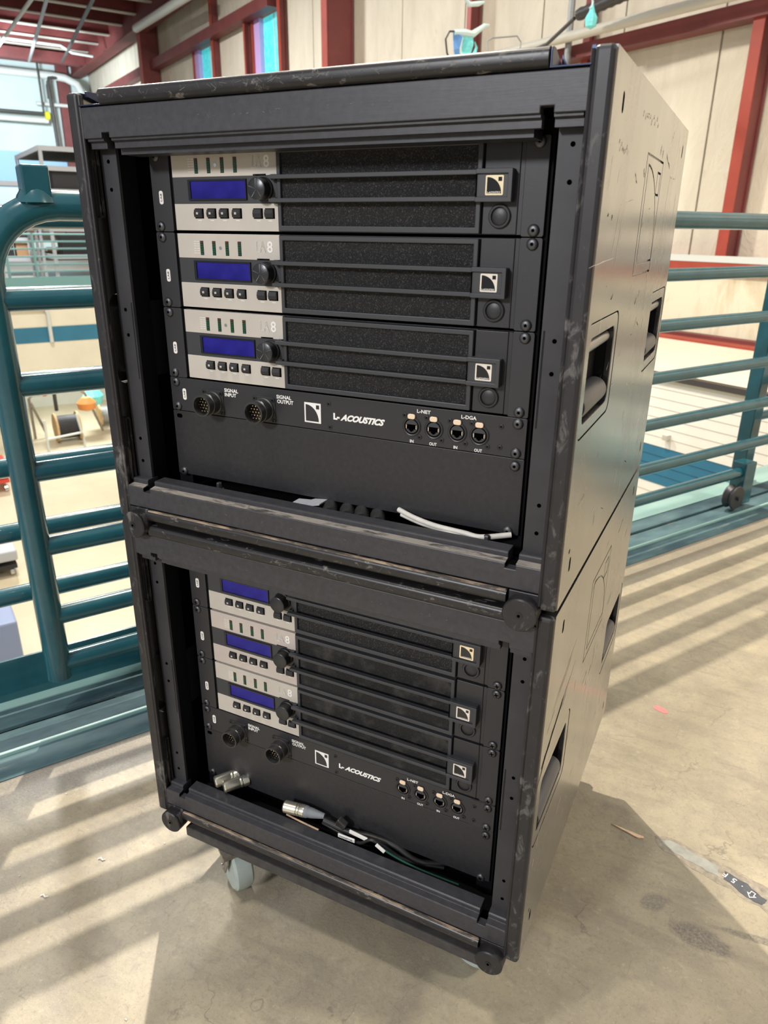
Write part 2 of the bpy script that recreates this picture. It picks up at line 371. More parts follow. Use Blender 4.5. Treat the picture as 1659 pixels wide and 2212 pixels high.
def lathe(bm, prof, c, axis='y', n=24, mi=0, cap=True):
    """prof: list of (radius, offset along axis)"""
    c = Vector(c); rings = []
    ax = {'x': (Vector((0, 1, 0)), Vector((0, 0, 1)), Vector((1, 0, 0))), 'y': (Vector((1, 0, 0)), Vector((0, 0, 1)), Vector((0, 1, 0))), 'z': (Vector((1, 0, 0)), Vector((0, 1, 0)), Vector((0, 0, 1)))}[axis]
    for r, h in prof:
        rings.append([bm.verts.new(c + ax[2] * h + (ax[0] * math.cos(2 * PI * k / n) + ax[1] * math.sin(2 * PI * k / n)) * r) for k in range(n)])
    for i in range(len(rings) - 1):
        for k in range(n):
            f = bm.faces.new((rings[i][k], rings[i][(k + 1) % n], rings[i + 1][(k + 1) % n], rings[i + 1][k])); f.material_index = mi
    if cap:
        for rg in (rings[0], rings[-1]): f = bm.faces.new(rg); f.material_index = mi
    return bm
def prism(bm, pts, axis, a0, a1, mi=0):
    """closed 2D outline pts extruded along axis from a0 to a1"""
    def P(u, v, a): return {'x': (a, u, v), 'y': (u, a, v), 'z': (u, v, a)}[axis]
    A = [bm.verts.new(P(u, v, a0)) for u, v in pts]; C_ = [bm.verts.new(P(u, v, a1)) for u, v in pts]
    n = len(pts)
    for i in range(n):
        f = bm.faces.new((A[i], A[(i + 1) % n], C_[(i + 1) % n], C_[i])); f.material_index = mi
    f = bm.faces.new(A[::-1]); f.material_index = mi; f = bm.faces.new(C_); f.material_index = mi
    return bm
def rrect(x0, x1, z0, z1, r, n=5):
    out = []
    for cx, cz, a in ((x1 - r, z1 - r, 0), (x0 + r, z1 - r, 90), (x0 + r, z0 + r, 180), (x1 - r, z0 + r, 270)):
        for i in range(n + 1):
            t = math.radians(a + 90 * i / n); out.append((cx + r * math.cos(t), cz + r * math.sin(t)))
    return out
def ring(bm, outer, inner, axis, a0, a1, mi=0):
    """solid between two outlines with the same number of points"""
    def P(u, v, a): return {'x': (a, u, v), 'y': (u, a, v), 'z': (u, v, a)}[axis]
    L = [[bm.verts.new(P(u, v, a)) for u, v in q] for q in (outer, inner) for a in (a0, a1)]
    n = len(outer)
    for i in range(n):
        j = (i + 1) % n
        for q in ((L[0][i], L[0][j], L[1][j], L[1][i]), (L[2][i], L[3][i], L[3][j], L[2][j]), (L[0][i], L[2][i], L[2][j], L[0][j]), (L[1][i], L[1][j], L[3][j], L[3][i])):
            f = bm.faces.new(q); f.material_index = mi
    return bm
def inset(pts, w):
    n = len(pts); out = []
    area = sum(pts[i][0] * pts[(i + 1) % n][1] - pts[(i + 1) % n][0] * pts[i][1] for i in range(n))
    s = 1 if area > 0 else -1
    for i in range(n):
        p0, p1, p2 = Vector(pts[i - 1]), Vector(pts[i]), Vector(pts[(i + 1) % n])
        d1 = (p1 - p0).normalized(); d2 = (p2 - p1).normalized()
        n1 = Vector((-d1.y, d1.x)) * s; n2 = Vector((-d2.y, d2.x)) * s
        bis = (n1 + n2); k = 1 + n1.dot(n2)
        out.append(tuple(p1 + bis * (w / max(k, 0.3))))
    return out
def carve(o, cutters):
    for cb in cutters:
        me = bpy.data.meshes.new('c'); bmesh.ops.recalc_face_normals(cb, faces=cb.faces); cb.to_mesh(me); cb.free()
        c = bpy.data.objects.new('c', me); COL.objects.link(c); c.parent = o.parent
        md = o.modifiers.new('cut', 'BOOLEAN'); md.object = c; md.operation = 'DIFFERENCE'; md.solver = 'EXACT'
        bpy.context.view_layer.update()
        dg = bpy.context.evaluated_depsgraph_get()
        nm = bpy.data.meshes.new_from_object(o.evaluated_get(dg)); old = o.data
        o.modifiers.clear(); o.data = nm; bpy.data.objects.remove(c); bpy.data.meshes.remove(me)
        nm.name = old.name
_txt = {}
def text_mesh(s, size, bold=0.0, shear=0.0, outline=0.0, width=None, spacing=1.0):
    key = (s, size, bold, shear, outline, width, spacing)
    if key in _txt: return _txt[key]
    cu = bpy.data.curves.new('t', 'FONT'); cu.body = s; cu.size = size; cu.align_x = 'CENTER'; cu.align_y = 'CENTER'
    cu.offset = bold; cu.shear = shear; cu.resolution_u = 3; cu.space_character = spacing; cu.space_line = 0.85
    if outline: cu.fill_mode = 'NONE'; cu.bevel_depth = outline; cu.bevel_resolution = 0
    else: cu.extrude = 0.00005
    o = bpy.data.objects.new('t', cu); COL.objects.link(o); bpy.context.view_layer.update()
    me = bpy.data.meshes.new_from_object(o.evaluated_get(bpy.context.evaluated_depsgraph_get()))
    bpy.data.objects.remove(o); bpy.data.curves.remove(cu); me.materials.clear()
    xs = [v.co.x for v in me.vertices]; w_ = max(xs) - min(xs); cx = (max(xs) + min(xs)) / 2
    ys = [v.co.y for v in me.vertices]; cy = (max(ys) + min(ys)) / 2
    k = (width / w_) if width else 1.0
    for v in me.vertices: v.co = Vector(((v.co.x - cx) * k, -v.co.z, v.co.y - cy))      # stands in the XZ plane, facing -Y
    _txt[key] = me; return me
def text(name, s, size, mat, parent, loc, label=None, rot=None, **k):
    me = text_mesh(s, size, **k)
    if me.materials and me.materials[0] != M[mat]: me = me.copy(); me.materials.clear()
    return obj(name, me, mat, parent, loc, rot, label=label)

# railing frame: s runs along the platform edge, t away from the camera across the opening
ANG = math.atan2(0.862, 0.507); E1 = Vector((math.cos(ANG), math.sin(ANG), 0)); E2 = Vector((-math.sin(ANG), math.cos(ANG), 0))
def W(s, t, z=0.0): return tuple(E1 * s + E2 * t + Vector((0, 0, z)))

# ================================================================== setting
def struct(name, bm, mat, s=0, t=0, z=0, parent=None, **k):
    o = obj(name, bm, mat, parent, W(s, t, z) if parent is None else (s, t, z), (0, 0, ANG) if parent is None else None, **k)
    if parent is None: o['kind'] = 'structure'
    return o
# floor of the platform, in world axes so that its marks keep their places
bm = B(); q = [W(-9, 0.66), W(7.3, 0.66), W(7.3, -8), W(-9, -8)]
lo = [bm.verts.new((p[0], p[1], -0.15)) for p in q]; hi = [bm.verts.new((p[0], p[1], 0)) for p in q]
bm.faces.new(hi); bm.faces.new(lo[::-1])
for i in range(4): bm.faces.new((lo[i], lo[(i + 1) % 4], hi[(i + 1) % 4], hi[i]))
fl = obj('floor', bm, 'concrete_floor'); fl['kind'] = 'structure'
# steel edge of the platform
ed = thing('gate_track', 'long worn teal steel track plate along the concrete platform edge', 'track', W(0, 0.66, 0), ANG)
obj('edge_plate', bx(-7, 7.0, 0.0, 0.075, -0.15, 0.002), 'teal_deck', ed)
obj('track_lip', bx(-7, 7.0, 0.075, 0.084, -0.15, 0.010), 'teal_lit', ed, bev=0.002)
obj('track_plate', bx(-7, 7.0, 0.084, 0.160, -0.15, 0.003), 'teal_deck', ed)
for a, b_ in ((-7, -0.45), (-0.38, -0.10), (0.02, 1.28), (1.31, 2.35), (2.37, 7.0)):
    obj('slot', bx(a, b_, 0.160, 0.166, -0.15, 0.001), 'black_hole', ed)
obj('raised_plate', bx(-7, 7.0, 0.166, 0.235, -0.15, 0.010), 'teal_deck', ed, bev=0.002)
obj('ledge', bx(-7, 7.0, 0.235, 0.37, -0.15, 0.012), 'teal_lit', ed)
struct('trim_1', bx(-7, 0.95, 0, 0.006, 0, 0.105), 'teal_paint', 0, 0.925, 0.010)
struct('trim_2', bx(-7, 7.0, 0, 0.05, -2.65, -0.02), 'teal_paint', 0, 1.035, 0)

# lower floor
o = struct('floor.001', bx(-9, 4.8, 0, 16.5, -0.1, 0), 'lower_floor_paint', 0, 0.6, -2.8)
# right wall
WS = 7.3
wall = struct('wall_right', bx(0, 0.2, -6, 33, 0, 0.72), 'stem_wall_plaster', WS - 0.25, 0, -0.07)
e = [-6, -1.5, 0.3, 1.75, 3.2, 4.7, 6.0, 7.35, 8.95, 10.55, 12.1, 13.55, 14.85, 16.3, 18.55, 20.0, 21.8, 23.2, 25, 27, 29, 31, 33]
for a, b_ in zip(e[:-1], e[1:]):
    if a in (14.85, 18.55):
        for z0, z1 in ((0.72, 3.9 if a == 14.85 else 4.35), (5.27, 7.2)):
            struct('wall_panel', bx(0, 0.04, a + 0.012, b_ - 0.012, z0, z1), 'wall_blanket', 0.27, 0, 0, wall)
    else:
        struct('wall_panel', bx(0, 0.04, a + 0.012, b_ - 0.012, 0.72, 7.2), 'wall_blanket', 0.27, 0, 0, wall)
struct('wall_backing', bx(0.30, 0.31, -6, 33, 0.5, 7.2), 'seam_brown', 0.05, 0, 0, wall)
# windows
def window(n, t0, t1, z0, z1):
    g = struct('window_%d' % n, ring(B(), [(t0 - 0.06, z0 - 0.1), (t1 + 0.06, z0 - 0.1), (t1 + 0.06, z1 + 0.08), (t0 - 0.06, z1 + 0.08)], [(t0, z0), (t1, z0), (t1, z1), (t0, z1)], 'x', -0.04, 0.16), 'red_steel', WS, 0, 0)
    obj('pane', bx(0.10, 0.11, t0, t1, z0, z1), 'window_glow', g)
    obj('jamb', bx(0.0, 0.10, t1 - 0.28, t1, z0, z1), 'window_frame_lilac', g, label='pale lilac side strip of the window')
    obj('mullion', bx(0.08, 0.10, t0 + 0.55, t0 + 0.585, z0, z1), 'film_clear', g)
window(1, 18.45, 19.9, 4.2, 5.16); window(2, 14.8, 16.2, 3.6, 5.16)
# base girt, columns, girts as parts of the wall (wall local: x = s - 7.05, y = t, z + 0.07)
def wpart(name, s0, s1, t0, t1, z0, z1, mat, **k):
    return obj(name, bx(s0 - WS + 0.25, s1 - WS + 0.25, t0, t1, z0 + 0.07, z1 + 0.07), mat, wall, **k)
wpart('base_girt', 7.0, 7.25, -6, 31, 0.62, 0.73, 'red_steel')
wpart('sill_strip', 7.0, 7.06, -6, 31, 0.735, 0.80, 'pipe_white')
wpart('base_angle', 6.93, 7.06, -6, 31, -0.07, -0.01, 'dark_red_steel')
wpart('curb', 6.75, 6.93, -6, 31, -0.07, -0.045, 'red_steel')
def column(s0, t0, t1, z0, z1, web):
    g = obj('column', bx(s0 - WS + 0.25, s0 + 0.014 - WS + 0.25, t0, t1, z0 + 0.07, z1 + 0.07), 'red_steel', wall)
    tm = (t0 + t1) / 2
    obj('web', bx(s0 + 0.014 - WS + 0.25, 7.28 - WS + 0.25, t0 + 0.02, t0 + 0.035, z0 + 0.07, z1 + 0.07), 'dark_red_steel', g)  # web and back flange shade put in as a darker red than the front
    obj('flange', bx(7.26 - WS + 0.25, 7.29 - WS + 0.25, t0, t1, z0 + 0.07, z1 + 0.07), 'dark_red_steel', g)
column(7.07, 4.09, 4.21, 0.78, 7.0, 0); column(7.10, 8.55, 8.64, 0.78, 7.0, 0); column(7.18, 6.4, 6.5, 0.78, 7.0, 0)
column(6.76, 12.02, 12.22, -0.07, 6.5, 0); column(6.80, 22.7, 23.0, -0.07, 6.4, 0); column(7.14, 14.6, 14.72, 0.78, 7.0, 0)
column(7.14, 18.2, 18.34, 0.78, 7.0, 0); column(7.1, 0.2, 0.32, 0.78, 7, 0); column(7.14, 16.35, 16.42, 3, 5.2, 0)
wpart('girt', 7.02, 7.25, 14.9, 31, 5.14, 5.36, 'dark_red_steel'); wpart('girt', 7.03, 7.25, -6, 8.5, 2.945, 3.09, 'dark_red_steel')
wpart('girt', 7.10, 7.25, 23.2, 31, 3.7, 3.9, 'dark_red_steel')
# end wall, ceiling
endw = struct('wall_back', bx(-22, 7.3, 0, 0.2, 0, 7.5), 'end_wall_white', 0, 31, 0)
obj('blue_band', bx(-22, 6.6, -0.02, 0, 2.3, 3.5), 'pale_blue', endw)
obj('corner_post', bx(6.15, 6.5, -0.3, 0, 0, 6.4), 'dark_red_steel', endw)
cl = struct('ceiling', bx(-22, 7.3, 0, 19, 0.75, 0.85), 'dark_red_steel', 0, 12.8, 6.4)
for i in range(13):
    t = 1.2 + i * 1.42
    g = obj('purlin', bx(-20, 6.9, t, t + 0.07, 0.0, 0.40), 'dark_red_steel', cl)
    obj('flange', bx(-20, 6.9, t - 0.05, t + 0.10, -0.03, 0.0), 'conduit_cream' if i < 11 else 'dark_red_steel', g)
obj('eave_beam', bx(6.7, 6.95, 0, 18.2, -0.35, 0.25), 'dark_red_steel', cl); obj('eave_flange', bx(6.6, 7.0, 0, 18.2, -0.38, -0.35), 'dark_red_steel', cl)
obj('tie_beam', bx(-20, 6.9, 16.0, 16.3, -0.32, 0.0), 'dark_red_steel', cl)
# mezzanine across the opening, and the white sided mezzanine on the right
mz = struct('floor.002', bx(-20, 7.2, 0, 17, -0.12, -0.02), 'concrete_floor', 0, 14, 0)
fs = struct('wall_far', bx(-20, 4.8, 0, 0.1, -1.55, -0.02), 'cream_panel', 0, 13.9, 0)
obj('stripe', bx(-20, 4.8, -0.01, 0, -0.96, -0.69), 'stripe_blue', fs, label='painted blue stripe')
obj('curb', bx(-20, 4.8, -0.03, 0.1, -0.02, 0.17), 'teal_thin', fs)
bp = obj('bumper', tube(B(), [(1.35, -0.05, -0.35), (1.9, -0.05, -0.35), (1.95, -0.05, -0.45), (1.95, -0.05, -0.96)], 0.035, 8), 'pipe_white', fs, smooth=True)
struct('wall_far.001', bx(-20, 4.8, 0, 0.1, -2.8, -0.2), 'lower_wall', 0, 17.0, 0)
dk = struct('floor.003', bx(0, 2.5, 1.09, 14, -0.12, -0.07), 'cream_panel', 4.8, 0, 0)  # concrete deck; its overlit look is put into the cream colour
sd = struct('wall_siding', bx(0.02, 0.10, 1.09, 13.9, -2.8, -1.28), 'siding_white', 4.8, 0, 0)
for i in range(15):
    z1 = -0.09 - 0.08 * i
    blue = 7 <= i <= 10
    obj('siding_plank', prism(B(), [(0.0, z1 - 0.078), (0.004, z1), (0.02, z1), (0.02, z1 - 0.078)], 'y', 1.09, 13.9), 'stripe_blue' if blue else 'siding_white', sd, label='blue painted siding plank' if blue else None)
obj('edge_strip', bx(-0.03, 0.05, 1.09, 13.9, -0.088, -0.045), 'pipe_dark', sd)

# ================================================================== railings
def sweep_rail(parent, name, pts, r=0.0225, n=14): return obj(name, tube(B(), pts, r, n), 'teal_paint', parent, smooth=True)
gt = thing('sliding_gate', 'near teal tubular steel gate with round end post, in front of the fixed railing', 'gate', W(-0.21, 0.80, 0), ANG)
RZ = (0.909, 0.752, 0.582, 0.422, 0.262, 0.148)
crn = [(0.0 + 0.13 - 0.13 * math.cos(a), 0, 0.94 + 0.13 * math.sin(a)) for a in [PI / 2 * i / 8 for i in range(9)]]
obj('end_post', tube(B(), [(0, 0, 0.115), (0, 0, 0.5)] + crn + [(0.4, 0, 1.07), (3.6, 0, 1.07)], 0.026, 16), 'teal_paint', gt, smooth=True, label='end post bent over into the top rail')
for z in RZ: obj('rail', tube(B(), [(0, 0, z), (2.53 if z < 0.2 else 3.6, 0, z)], 0.0205, 14), 'teal_paint', gt, smooth=True)
obj('weld_bead', lathe(B(), [(0.036, -0.016), (0.031, -0.004), (0.024, 0.006)], (0.098, 0, 1.090), 'z', 16), 'teal_paint', gt, smooth=True)
obj('stop_block', bx(0.075, 0.122, -0.024, 0.024, 1.07, 1.135), 'teal_paint', gt, bev=0.004, label='short square stub welded on the top rail')
obj('wheel_bracket', bx(2.53, 2.60, -0.03, 0.03, 0.02, 0.19), 'teal_paint', gt, bev=0.003)
wh = obj('wheel', lathe(B(), [(0.012, -0.02), (0.045, -0.02), (0.048, -0.015), (0.036, 0), (0.048, 0.015), (0.045, 0.02), (0.012, 0.02)], (2.49, -0.02, 0.06), 'y', 24), 'screw_dark', gt, smooth=True, label='grooved grey steel wheel')
obj('axle', cyl(B(), (2.49, -0.05, 0.06), (2.49, 0.02, 0.06), 0.009, 12), 'screw_dark', wh)
fr = thing('fixed_railing', 'dark teal tubular railing behind the gate, left of the black racks', 'railing', W(-3.0, 0.96, 0), ANG)
for z in (0.255, 0.405, 0.552, 0.73, 0.90, 1.05): sweep_rail(fr, 'rail', [(-3, 0, z), (3.9, 0, z)], 0.021)
for s in (-2.5, 0.0, 3.88): obj('post', tube(B(), [(s, 0, 0.01), (s, 0, 1.05)], 0.025, 14), 'teal_paint', fr, smooth=True)
fr2 = thing('fixed_railing', 'teal railing post and rails at the right frame edge, beside the gate wheel', 'railing', W(2.62, 0.96, 0), ANG)
obj('post', bx(-0.03, 0.03, -0.03, 0.03, 0.01, 1.0), 'teal_paint', fr2, bev=0.004, label='square post')
obj('base_plate', bx(-0.06, 0.06, -0.045, 0.045, 0.012, 0.02), 'teal_lit', fr2)
for z in (0.30, 0.45, 0.60, 0.75, 0.95): sweep_rail(fr2, 'rail', [(0.03, 0, z), (3, 0, z)], 0.02)

# ================================================================== rack cabinet
HX = 0.3025; IN = 0.2845; D = 0.600; H = 0.510
def side_logo():
    cut = []
    def outline(pts, w=0.0024):
        i_, o_ = inset(pts, w / 2), inset(pts, -w / 2); return ring(B(), o_, i_, 'x', HX - 0.0022, HX + 0.003)
    y0, y1, z0, z1 = 0.231, 0.366, 0.324, 0.450
    cut.append(outline([(y0, z0), (y1, z0), (y1, z1), (y0, z1)]))
    a, r = 0.247, 0.113
    arc = [(a, 0.337), (a + 0.117, 0.337)] + [(a + 0.117 * math.sin(t), 0.337 + 0.103 * math.cos(t)) for t in [PI / 2 * (1 - i / 14) for i in range(1, 15)]]
    cut.append(outline(arc))
    cut.append(outline([(0.328, 0.413), (0.354, 0.413), (0.354, 0.437), (0.328, 0.437)]))
    return cut
def mirror_mesh(me):
    m2 = me.copy()
    for v in m2.vertices: v.co.x = -v.co.x
    m2.flip_normals(); return m2
HANDLES = ((0.010, 0.172), (0.428, 0.590))
def make_rack():
    R = thing('rack_cabinet', 'rack', 'rack cabinet', (0, 0, 0.666))
    # side panels with handle openings, engraved mark and slots
    sp = obj('side_panel', bx(IN + 0.002, HX, 0.006, D, 0, H), 'case_side', R)
    cuts = [prism(B(), rrect(a, b_, 0.180, 0.292, 0.014), 'x', IN - 0.05, HX + 0.05) for a, b_ in HANDLES]
    for y, z in ((0.052, 0.475), (0.553, 0.478), (0.047, 0.037), (0.56, 0.037)): cuts.append(prism(B(), rrect(y - 0.0042, y + 0.0042, z - 0.0085, z + 0.0085, 0.004), 'x', IN - 0.05, HX + 0.05))
    cuts.append(prism(B(), rrect(0.034, 0.040, 0.053, 0.059, 0.0029), 'x', IN + 0.006, HX + 0.05))
    carve(sp, cuts + side_logo())
    md = sp.modifiers.new('bevel', 'BEVEL'); md.width = 0.0012; md.segments = 1; md.limit_method = 'ANGLE'; md.angle_limit = math.radians(60)
    sp['label'] = 'scuffed lacquered side with engraved mark'
    obj('side_panel', mirror_mesh(sp.data), 'case_side', R)
    # lining behind the panel so the cut-outs stay dark
    obj('side_lining', bx(IN - 0.003, IN, 0.03, D - 0.002, 0.002, H - 0.012), 'interior_black', R)
    obj('side_lining', bx(-IN, -IN + 0.003, 0.03, D - 0.002, 0.002, H - 0.012), 'interior_black', R)
    # moulded front edge of each side
    for s in (1, -1):
        a, b_ = (IN, HX) if s > 0 else (-HX, -IN)
        o = obj('edge_band', bx(a, b_, -0.002, 0.010, 0.0, H), 'edge_plastic', R, bev=0.0045, seg=3)
        obj('edge_bead', tube(B(), [(s * (IN - 0.0005), 0.001, 0.004), (s * (IN - 0.0005), 0.001, H - 0.003)], 0.0018, 8), 'edge_plastic', o, smooth=True)
    # handles
    for a, b_ in HANDLES:
        hd = obj('side_handle', ring(B(), rrect(a + 0.0015, b_ - 0.0015, 0.1815, 0.2905, 0.0125), rrect(a + 0.016, b_ - 0.016, 0.194, 0.277, 0.010), 'x', HX - 0.008, HX - 0.0004), 'case_side', R, bev=0.001)
        dish = B(); ring(dish, rrect(a + 0.012, b_ - 0.012, 0.190, 0.281, 0.011), rrect(a + 0.016, b_ - 0.016, 0.194, 0.277, 0.010), 'x', HX - 0.042, HX - 0.008)
        obj('dish', dish, 'badge_black', hd); obj('dish_back', bx(HX - 0.044, HX - 0.042, a + 0.010, b_ - 0.010, 0.188, 0.283), 'badge_black', hd)
        mz_ = (a + b_) / 2
        obj('grip', lathe(B(), [(0.004, -0.055), (0.0125, -0.055), (0.0135, -0.051), (0.0135, 0.051), (0.0125, 0.055), (0.004, 0.055)], (HX - 0.013, mz_, 0.209), 'y', 28), 'handle_rubber', hd, smooth=True, label='grey rubber grip')
        obj('upper_bar', lathe(B(), [(0.002, -0.057), (0.0065, -0.055), (0.0065, 0.055), (0.002, 0.057)], (HX - 0.010, mz_, 0.266), 'y', 20), 'handle_metal', hd, smooth=True, label='bare metal hinge bar')
        for y in (a + 0.028, b_ - 0.028):
            obj('arm', tube(B(), [(HX - 0.026, y, 0.27), (HX - 0.030, y, 0.235), (HX - 0.014, y, 0.209)], 0.003, 8), 'handle_metal', hd, smooth=True)
        obj('hinge_plate', bx(HX - 0.041, HX - 0.036, mz_ - 0.03, mz_ + 0.045, 0.222, 0.262), 'band_grey', hd, bev=0.001)
        for y in (mz_ - 0.012, mz_ + 0.018): obj('rivet', lathe(B(), [(0.0045, -0.001), (0.0045, 0.0015), (0.002, 0.003)], (HX - 0.035, y, 0.250), 'x', 14), 'chrome', hd, smooth=True)
        obj('guide_strip', bx(HX - 0.041, HX - 0.034, mz_ + 0.008, mz_ + 0.012, 0.198, 0.245), 'screw_dark', hd)
    for hd in [c for c in R.children if c.name.startswith('side_handle')]:
        h2 = obj('side_handle', mirror_mesh(hd.data), 'case_side', R)
        for c in hd.children: obj(c.name.split('.')[0], mirror_mesh(c.data), 'case_side', h2)
    # frame members
    def beam(z0, z1, nz0, nz1, nm):
        pts = [(-IN + 0.0005, z0), (-0.256, z0), (-0.256, nz0), (-0.2445, nz0), (-0.2445, z0), (0.2445, z0), (0.2445, nz0), (0.256, nz0), (0.256, z0), (IN - 0.0005, z0), (IN - 0.0005, z1), (-IN + 0.0005, z1)]
        if nm: pts = [(-IN + 0.0005, z0), (IN - 0.0005, z0), (IN - 0.0005, z1), (0.256, z1), (0.256, nz1), (0.2445, nz1), (0.2445, z1), (-0.2445, z1), (-0.2445, nz1), (-0.256, nz1), (-0.256, z1), (-IN + 0.0005, z1)]
        return prism(B(), pts, 'y', 0.0, 0.012)
    tb = obj('top_beam', beam(0.463, 0.4945, 0.4685, 0, False), 'beam_metal', R, bev=0.0008)
    for a, b_ in ((-IN + 0.004, -0.256), (-0.2445, 0.2445), (0.256, IN - 0.004)):
        obj('lip', prism(B(), [(0.003, 0.463), (0.003, 0.4605), (0.0075, 0.459), (0.0075, 0.453), (0.016, 0.453), (0.016, 0.4635)], 'x', a, b_), 'beam_metal', tb)
    obj('inner_lip', bx(-0.2445, 0.236, 0.016, 0.046, 0.447, 0.4545), 'beam_metal', tb)
    obj('beam_box', bx(-0.2415, 0.2415, 0.012, 0.05, 0.4640, 0.4940), 'interior_black', tb)
    bb = obj('bottom_beam', beam(0.018, 0.0455, 0, 0.040, True), 'beam_metal', R, bev=0.0008)
    for a, b_ in ((-IN + 0.002, -0.256), (-0.2445, 0.2445), (0.256, IN - 0.002)):
        g = obj('step', prism(B(), [(0.0005, 0.0400), (0.0005, 0.0462), (0.010, 0.0475), (0.010, 0.0535), (0.012, 0.0545), (0.030, 0.0545), (0.030, 0.040)], 'x', a, b_), 'beam_metal', bb, bev=0.0006)
        obj('dusty_ledge', prism(B(), [(0.0008, 0.0463), (0.0100, 0.0478), (0.0100, 0.0470), (0.0008, 0.0455)], 'x', a, b_), 'dusty_ledge', g, label='ledge grey with dust')
    obj('shelf_floor', bx(-0.28, 0.28, 0.030, D - 0.01, 0.018, 0.026), 'interior_black', R)
    obj('back_cover', bx(-IN, IN, D - 0.012, D - 0.004, 0.018, 0.494), 'interior_black', R)
    obj('top_cover', bx(-IN, IN, 0.030, D, 0.494, 0.498), 'edge_plastic', R)
    obj('bottom_cover', bx(-IN, IN, 0.012, D, 0.004, 0.018), 'interior_black', R)
    # posts with punched holes
    for s in (1, -1):
        a, b_ = (0.257, IN - 0.003) if s > 0 else (-IN + 0.003, -0.257)
        po = obj('front_post', bx(a, b_, 0.020, 0.024, 0.0455, 0.463), 'post_metal', R)
        obj('post_return', bx(a if s > 0 else b_ - 0.003, a + 0.003 if s > 0 else b_, 0.024, 0.05, 0.04, 0.463), 'interior_black', po)
        for z in (0.441, 0.411, 0.274, 0.243, 0.108, 0.077):
            obj('hole', lathe(B(), [(0.0022, -0.0004), (0.0022, 0.001)], (s * 0.270, 0.020, z), 'y', 12), 'black_hole', po)
        # guide groove on the inner face of the side
        for z0, z1 in ((0.380, 0.47), (0.05, 0.137)):
            gr = ring(B(), rrect(0.0095, 0.0175, z0, z1, 0.0038), rrect(0.0115, 0.0155, z0 + 0.002, z1 - 0.002, 0.0018), 'x', s * (IN - 0.003), s * IN)
            obj('guide_groove', gr, 'edge_plastic', R)
    # rear rack strips the units are screwed to
    for s in (1, -1): obj('rack_strip', bx(min(s * 0.222, s * 0.2445), max(s * 0.222, s * 0.2445), 0.0605, 0.063, 0.03, 0.47), 'interior_black', R)
    # rubber rails along top and bottom front edges
    def rail_(z0, z1, nm):
        o = obj(nm, prism(B(), rrect(-0.006, 0.024, z0, z1, 0.006), 'x', -0.2495, 0.2495), 'rail_rubber', R, smooth=True)
        return o
    t_ = rail_(0.4955, 0.5115, 'top_rail'); b2 = rail_(0.001, 0.0165, 'bottom_rail')
    obj('worn_crest', prism(B(), rrect(-0.0040, 0.0010, 0.0128, 0.01665, 0.0018), 'x', -0.248, 0.248), 'worn_crest', b2, label='worn brown crest of the rail')
    # corner cups on top, corner rollers at the bottom
    for s in (1, -1):
        cup = B(); u = lambda x: s * x
        box(cup, min(u(0.2498), u(0.2843)), max(u(0.2498), u(0.2843)), -0.002, 0.055, 0.4955, 0.4970)
        cpo = obj('corner_cup', cup, 'cup_steel', R, bev=0.0006, label='pressed steel stacking cup')
        prof = [(-0.002, 0.4962), (-0.002, 0.5085), (0.001, 0.5115), (0.008, 0.5118), (0.020, 0.507), (0.045, 0.4975), (0.045, 0.4962)]
        obj('cup_wall', prism(B(), prof, 'x', min(u(0.2500), u(0.2518)), max(u(0.2500), u(0.2518))), 'cup_steel', cpo, bev=0.0006)
        obj('cup_hook', prism(B(), [(0.010, 0.5060), (0.010, 0.5120), (0.030, 0.5120), (0.045, 0.498)], 'x', min(u(0.2800), u(0.2843)), max(u(0.2800), u(0.2843))), 'cup_steel', cpo, bev=0.0006)
        obj('cup_back', prism(B(), [(u(0.2518), 0.4970), (u(0.2518), 0.5105), (u(0.2600), 0.4970)], 'y', 0.030, 0.032), 'cup_steel', cpo)
        dc = obj('corner_roller', lathe(B(), [(0.004, -0.0145), (0.0175, -0.0145), (0.0188, -0.013), (0.0188, 0.006), (0.0175, 0.008), (0.002, 0.008)], (s * 0.2675, 0.0, -0.0045), 'y', 36), 'edge_plastic', R, smooth=True)
        obj('screw', lathe(B(), [(0.0042, 0), (0.0042, -0.0008), (0.0026, -0.0008)], (s * 0.2675, -0.0142, -0.0045), 'y', 16), 'screw_black', dc)
        obj('recess', lathe(B(), [(0.0018, 0), (0.0018, -0.0002)], (s * 0.2675, -0.0152, -0.0045), 'y', 6), 'black_hole', dc)
        obj('roller_mount', bx(s * 0.2675 - 0.0168, s * 0.2675 + 0.0168, 0.0, 0.012, -0.004, 0.0165), 'edge_plastic', R, bev=0.001)
    return R
rack = make_rack()
rack['label'] = 'upper black rack cabinet stacked on the other one'
rack2 = dup(rack, (0, 0, 0.149), 'lower black rack cabinet standing on the wheeled board')
def gouges(R, n, seed):
    rnd = random.Random(seed); bm = B()
    for i in range(n):
        x = rnd.uniform(-0.24, 0.24) if rnd.random() < 0.6 else rnd.gauss(0.03, 0.09)
        if abs(x) > 0.245: continue
        zc = rnd.choice((0.505, 0.504, 0.503, 0.009, 0.033, 0.478, 0.480)); y = -0.0063 if (zc > 0.5 or zc < 0.02) else -0.0002
        L = rnd.uniform(0.002, 0.009) if y < -0.001 else rnd.uniform(0.0015, 0.004); a = rnd.uniform(-1.3, 1.3); w_ = rnd.uniform(0.00008, 0.00022)
        dx, dz = math.cos(a) * L / 2, min(max(math.sin(a) * L / 2, -0.0035), 0.0035)
        v = [bm.verts.new((x - dx, y, zc - dz - w_)), bm.verts.new((x + dx, y, zc + dz - w_)), bm.verts.new((x + dx, y, zc + dz + w_)), bm.verts.new((x - dx, y, zc - dz + w_))]
        bm.faces.new(v)
    o = obj('gouge_marks', bm, 'gouge', R); o['kind'] = 'stuff'
plain('gouge', (0.20, 0.19, 0.18), 0.7)
